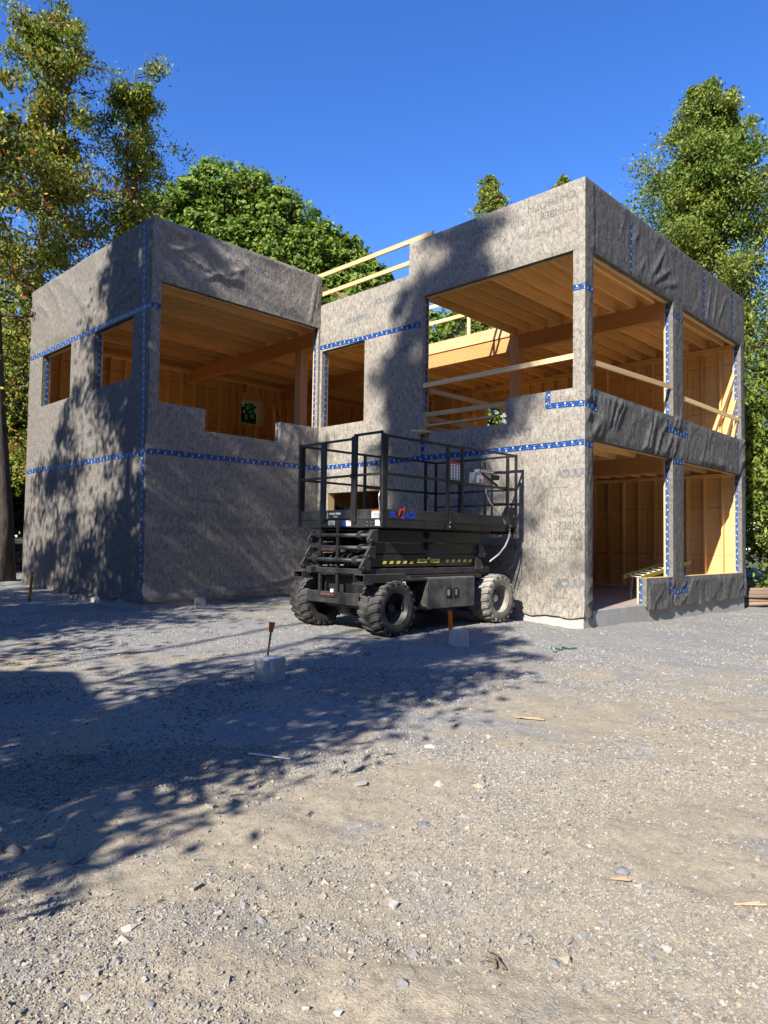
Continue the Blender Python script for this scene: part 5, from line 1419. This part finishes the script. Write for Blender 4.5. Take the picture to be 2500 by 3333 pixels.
# trees and gable to the left of the photographer, whose shade falls across the yard
cedar('tall cedar standing left of the yard', -23.0, -2.7, 23.4, 2.4, 16.0, 120, 24000, 'cedar', 51, .17, gap=.3, tipw=.3, trunk_r=.14)
cedar('second tall cedar behind the cottage', -23.5, -1.75, 22.6, 1.9, 15.5, 90, 14000, 'cedar', 55, .17, gap=.45, tipw=.25, trunk_r=.13)
cedar('broad cedar farther along the left side of the yard', -15.0, 5.05, 17.2, 4.4, 1.8, 240, 60000, 'cedar', 52, .17, gap=.32, tipw=.16, trunk_r=.28, leaders=3)
cedar('short cedar at the far end of the left tree row', -15.5, 8.5, 11.5, 2.9, 1.5, 120, 15000, 'cedar', 53, .15, gap=.55, trunk_r=.12, tipw=.4)
cedar('low spreading cedar nearest the photographer', -13.8, -2.35, 7.9, 2.3, 1.0, 170, 34000, 'cedar', 54, .14, gap=.3, trunk_r=.2, tipw=.3)
def gable():
    w, H, e, Ln = 3.0, 6.5, 5.34, 6.5
    gdir = Vector((.77, .63, 0)).normalized(); nd = Vector((-.63, .77, 0)).normalized(); pk = Vector((-17.6, -2.14, 0))
    root = empty('cottage', 'small gabled cottage left of the yard', 'house', None, (pk.x, pk.y, 0))
    m = MB()
    for s_ in (0.25, Ln - .25):
        b = nd * s_
        m.face([b - gdir * (w - .4), b + gdir * (w - .4), b + gdir * (w - .4) + Vector((0, 0, e)), b + Vector((0, 0, H - .1)), b - gdir * (w - .4) + Vector((0, 0, e))])
    for sg in (-1, 1):
        a = gdir * (w - .4) * sg
        m.face([a + nd * .25, a + nd * (Ln - .25), a + nd * (Ln - .25) + Vector((0, 0, e)), a + nd * .25 + Vector((0, 0, e))])
    m.build('wall', mat_plain('pale_siding', (.5, .48, .44), .7, .3, 0, 6, .1), root)
    m = MB()
    for sg in (-1, 1):
        a = gdir * w * sg; z = Vector((0, 0, H - (H - e) * w / (w - .4)))
        m.face([a + z, a + z + nd * Ln, Vector((0, 0, H)) + nd * Ln, Vector((0, 0, H))])
    o = m.build('roof', mat_plain('dark_shingle', (.06, .055, .05), .9, .2, 0, 12, .3), root)
    sd = o.modifiers.new('solid', 'SOLIDIFY'); sd.thickness = .12
gable()

# ------------------------------------------------------------------ light, sky, camera
EL, AZ = R(33.7), math.atan2(.24, 1.0)
dirv = Vector((math.cos(AZ) * math.cos(EL), math.sin(AZ) * math.cos(EL), -math.sin(EL)))
su = bpy.data.lights.new('sun', 'SUN'); su.energy = 5.0; su.angle = R(.53); su.color = (1, .945, .86)
so = bpy.data.objects.new('sun', su); COL.objects.link(so); so.rotation_euler = dirv.to_track_quat('-Z', 'Y').to_euler(); so.location = (-20, -5, 25)
w = bpy.data.worlds.new('World'); scene.world = w; w.use_nodes = True
nt = w.node_tree; bg = nt.nodes['Background']
sk = nt.nodes.new('ShaderNodeTexSky'); sk.sky_type = 'NISHITA'; sk.sun_disc = False
sk.sun_elevation = EL; sk.sun_rotation = R(90) - (AZ + math.pi)      # rotation runs clockwise from +y
sk.air_density = 1.0; sk.dust_density = .25; sk.ozone_density = 3.0; sk.altitude = 200
hs = nt.nodes.new('ShaderNodeHueSaturation'); hs.inputs['Saturation'].default_value = 1.29; hs.inputs['Hue'].default_value = .516
nt.links.new(sk.outputs[0], hs.inputs['Color']); nt.links.new(hs.outputs[0], bg.inputs['Color'])
bg.inputs['Strength'].default_value = .125
cd = bpy.data.cameras.new('camera'); co = bpy.data.objects.new('camera', cd); COL.objects.link(co)
fw = Vector((.71681766, .69585527, .04424814)); rt = Vector((.69600251, -.71789255, .01451862)); up = Vector((-.04186827, -.02038962, .99891507))
co.matrix_world = Matrix(((rt.x, up.x, -fw.x, CAM[0]), (rt.y, up.y, -fw.y, CAM[1]), (rt.z, up.z, -fw.z, CAM[2]), (0, 0, 0, 1)))
cd.sensor_fit = 'HORIZONTAL'; cd.sensor_width = 36; cd.lens = 33.149; cd.clip_start = .05; cd.clip_end = 2000
scene.camera = co
scene.view_settings.view_transform = 'Standard'; scene.view_settings.look = 'None'; scene.view_settings.exposure = 1.1; scene.view_settings.gamma = 1
scene.cycles.max_bounces = 10; scene.cycles.diffuse_bounces = 8; scene.cycles.transparent_max_bounces = 4
scene.cycles.use_denoising = True
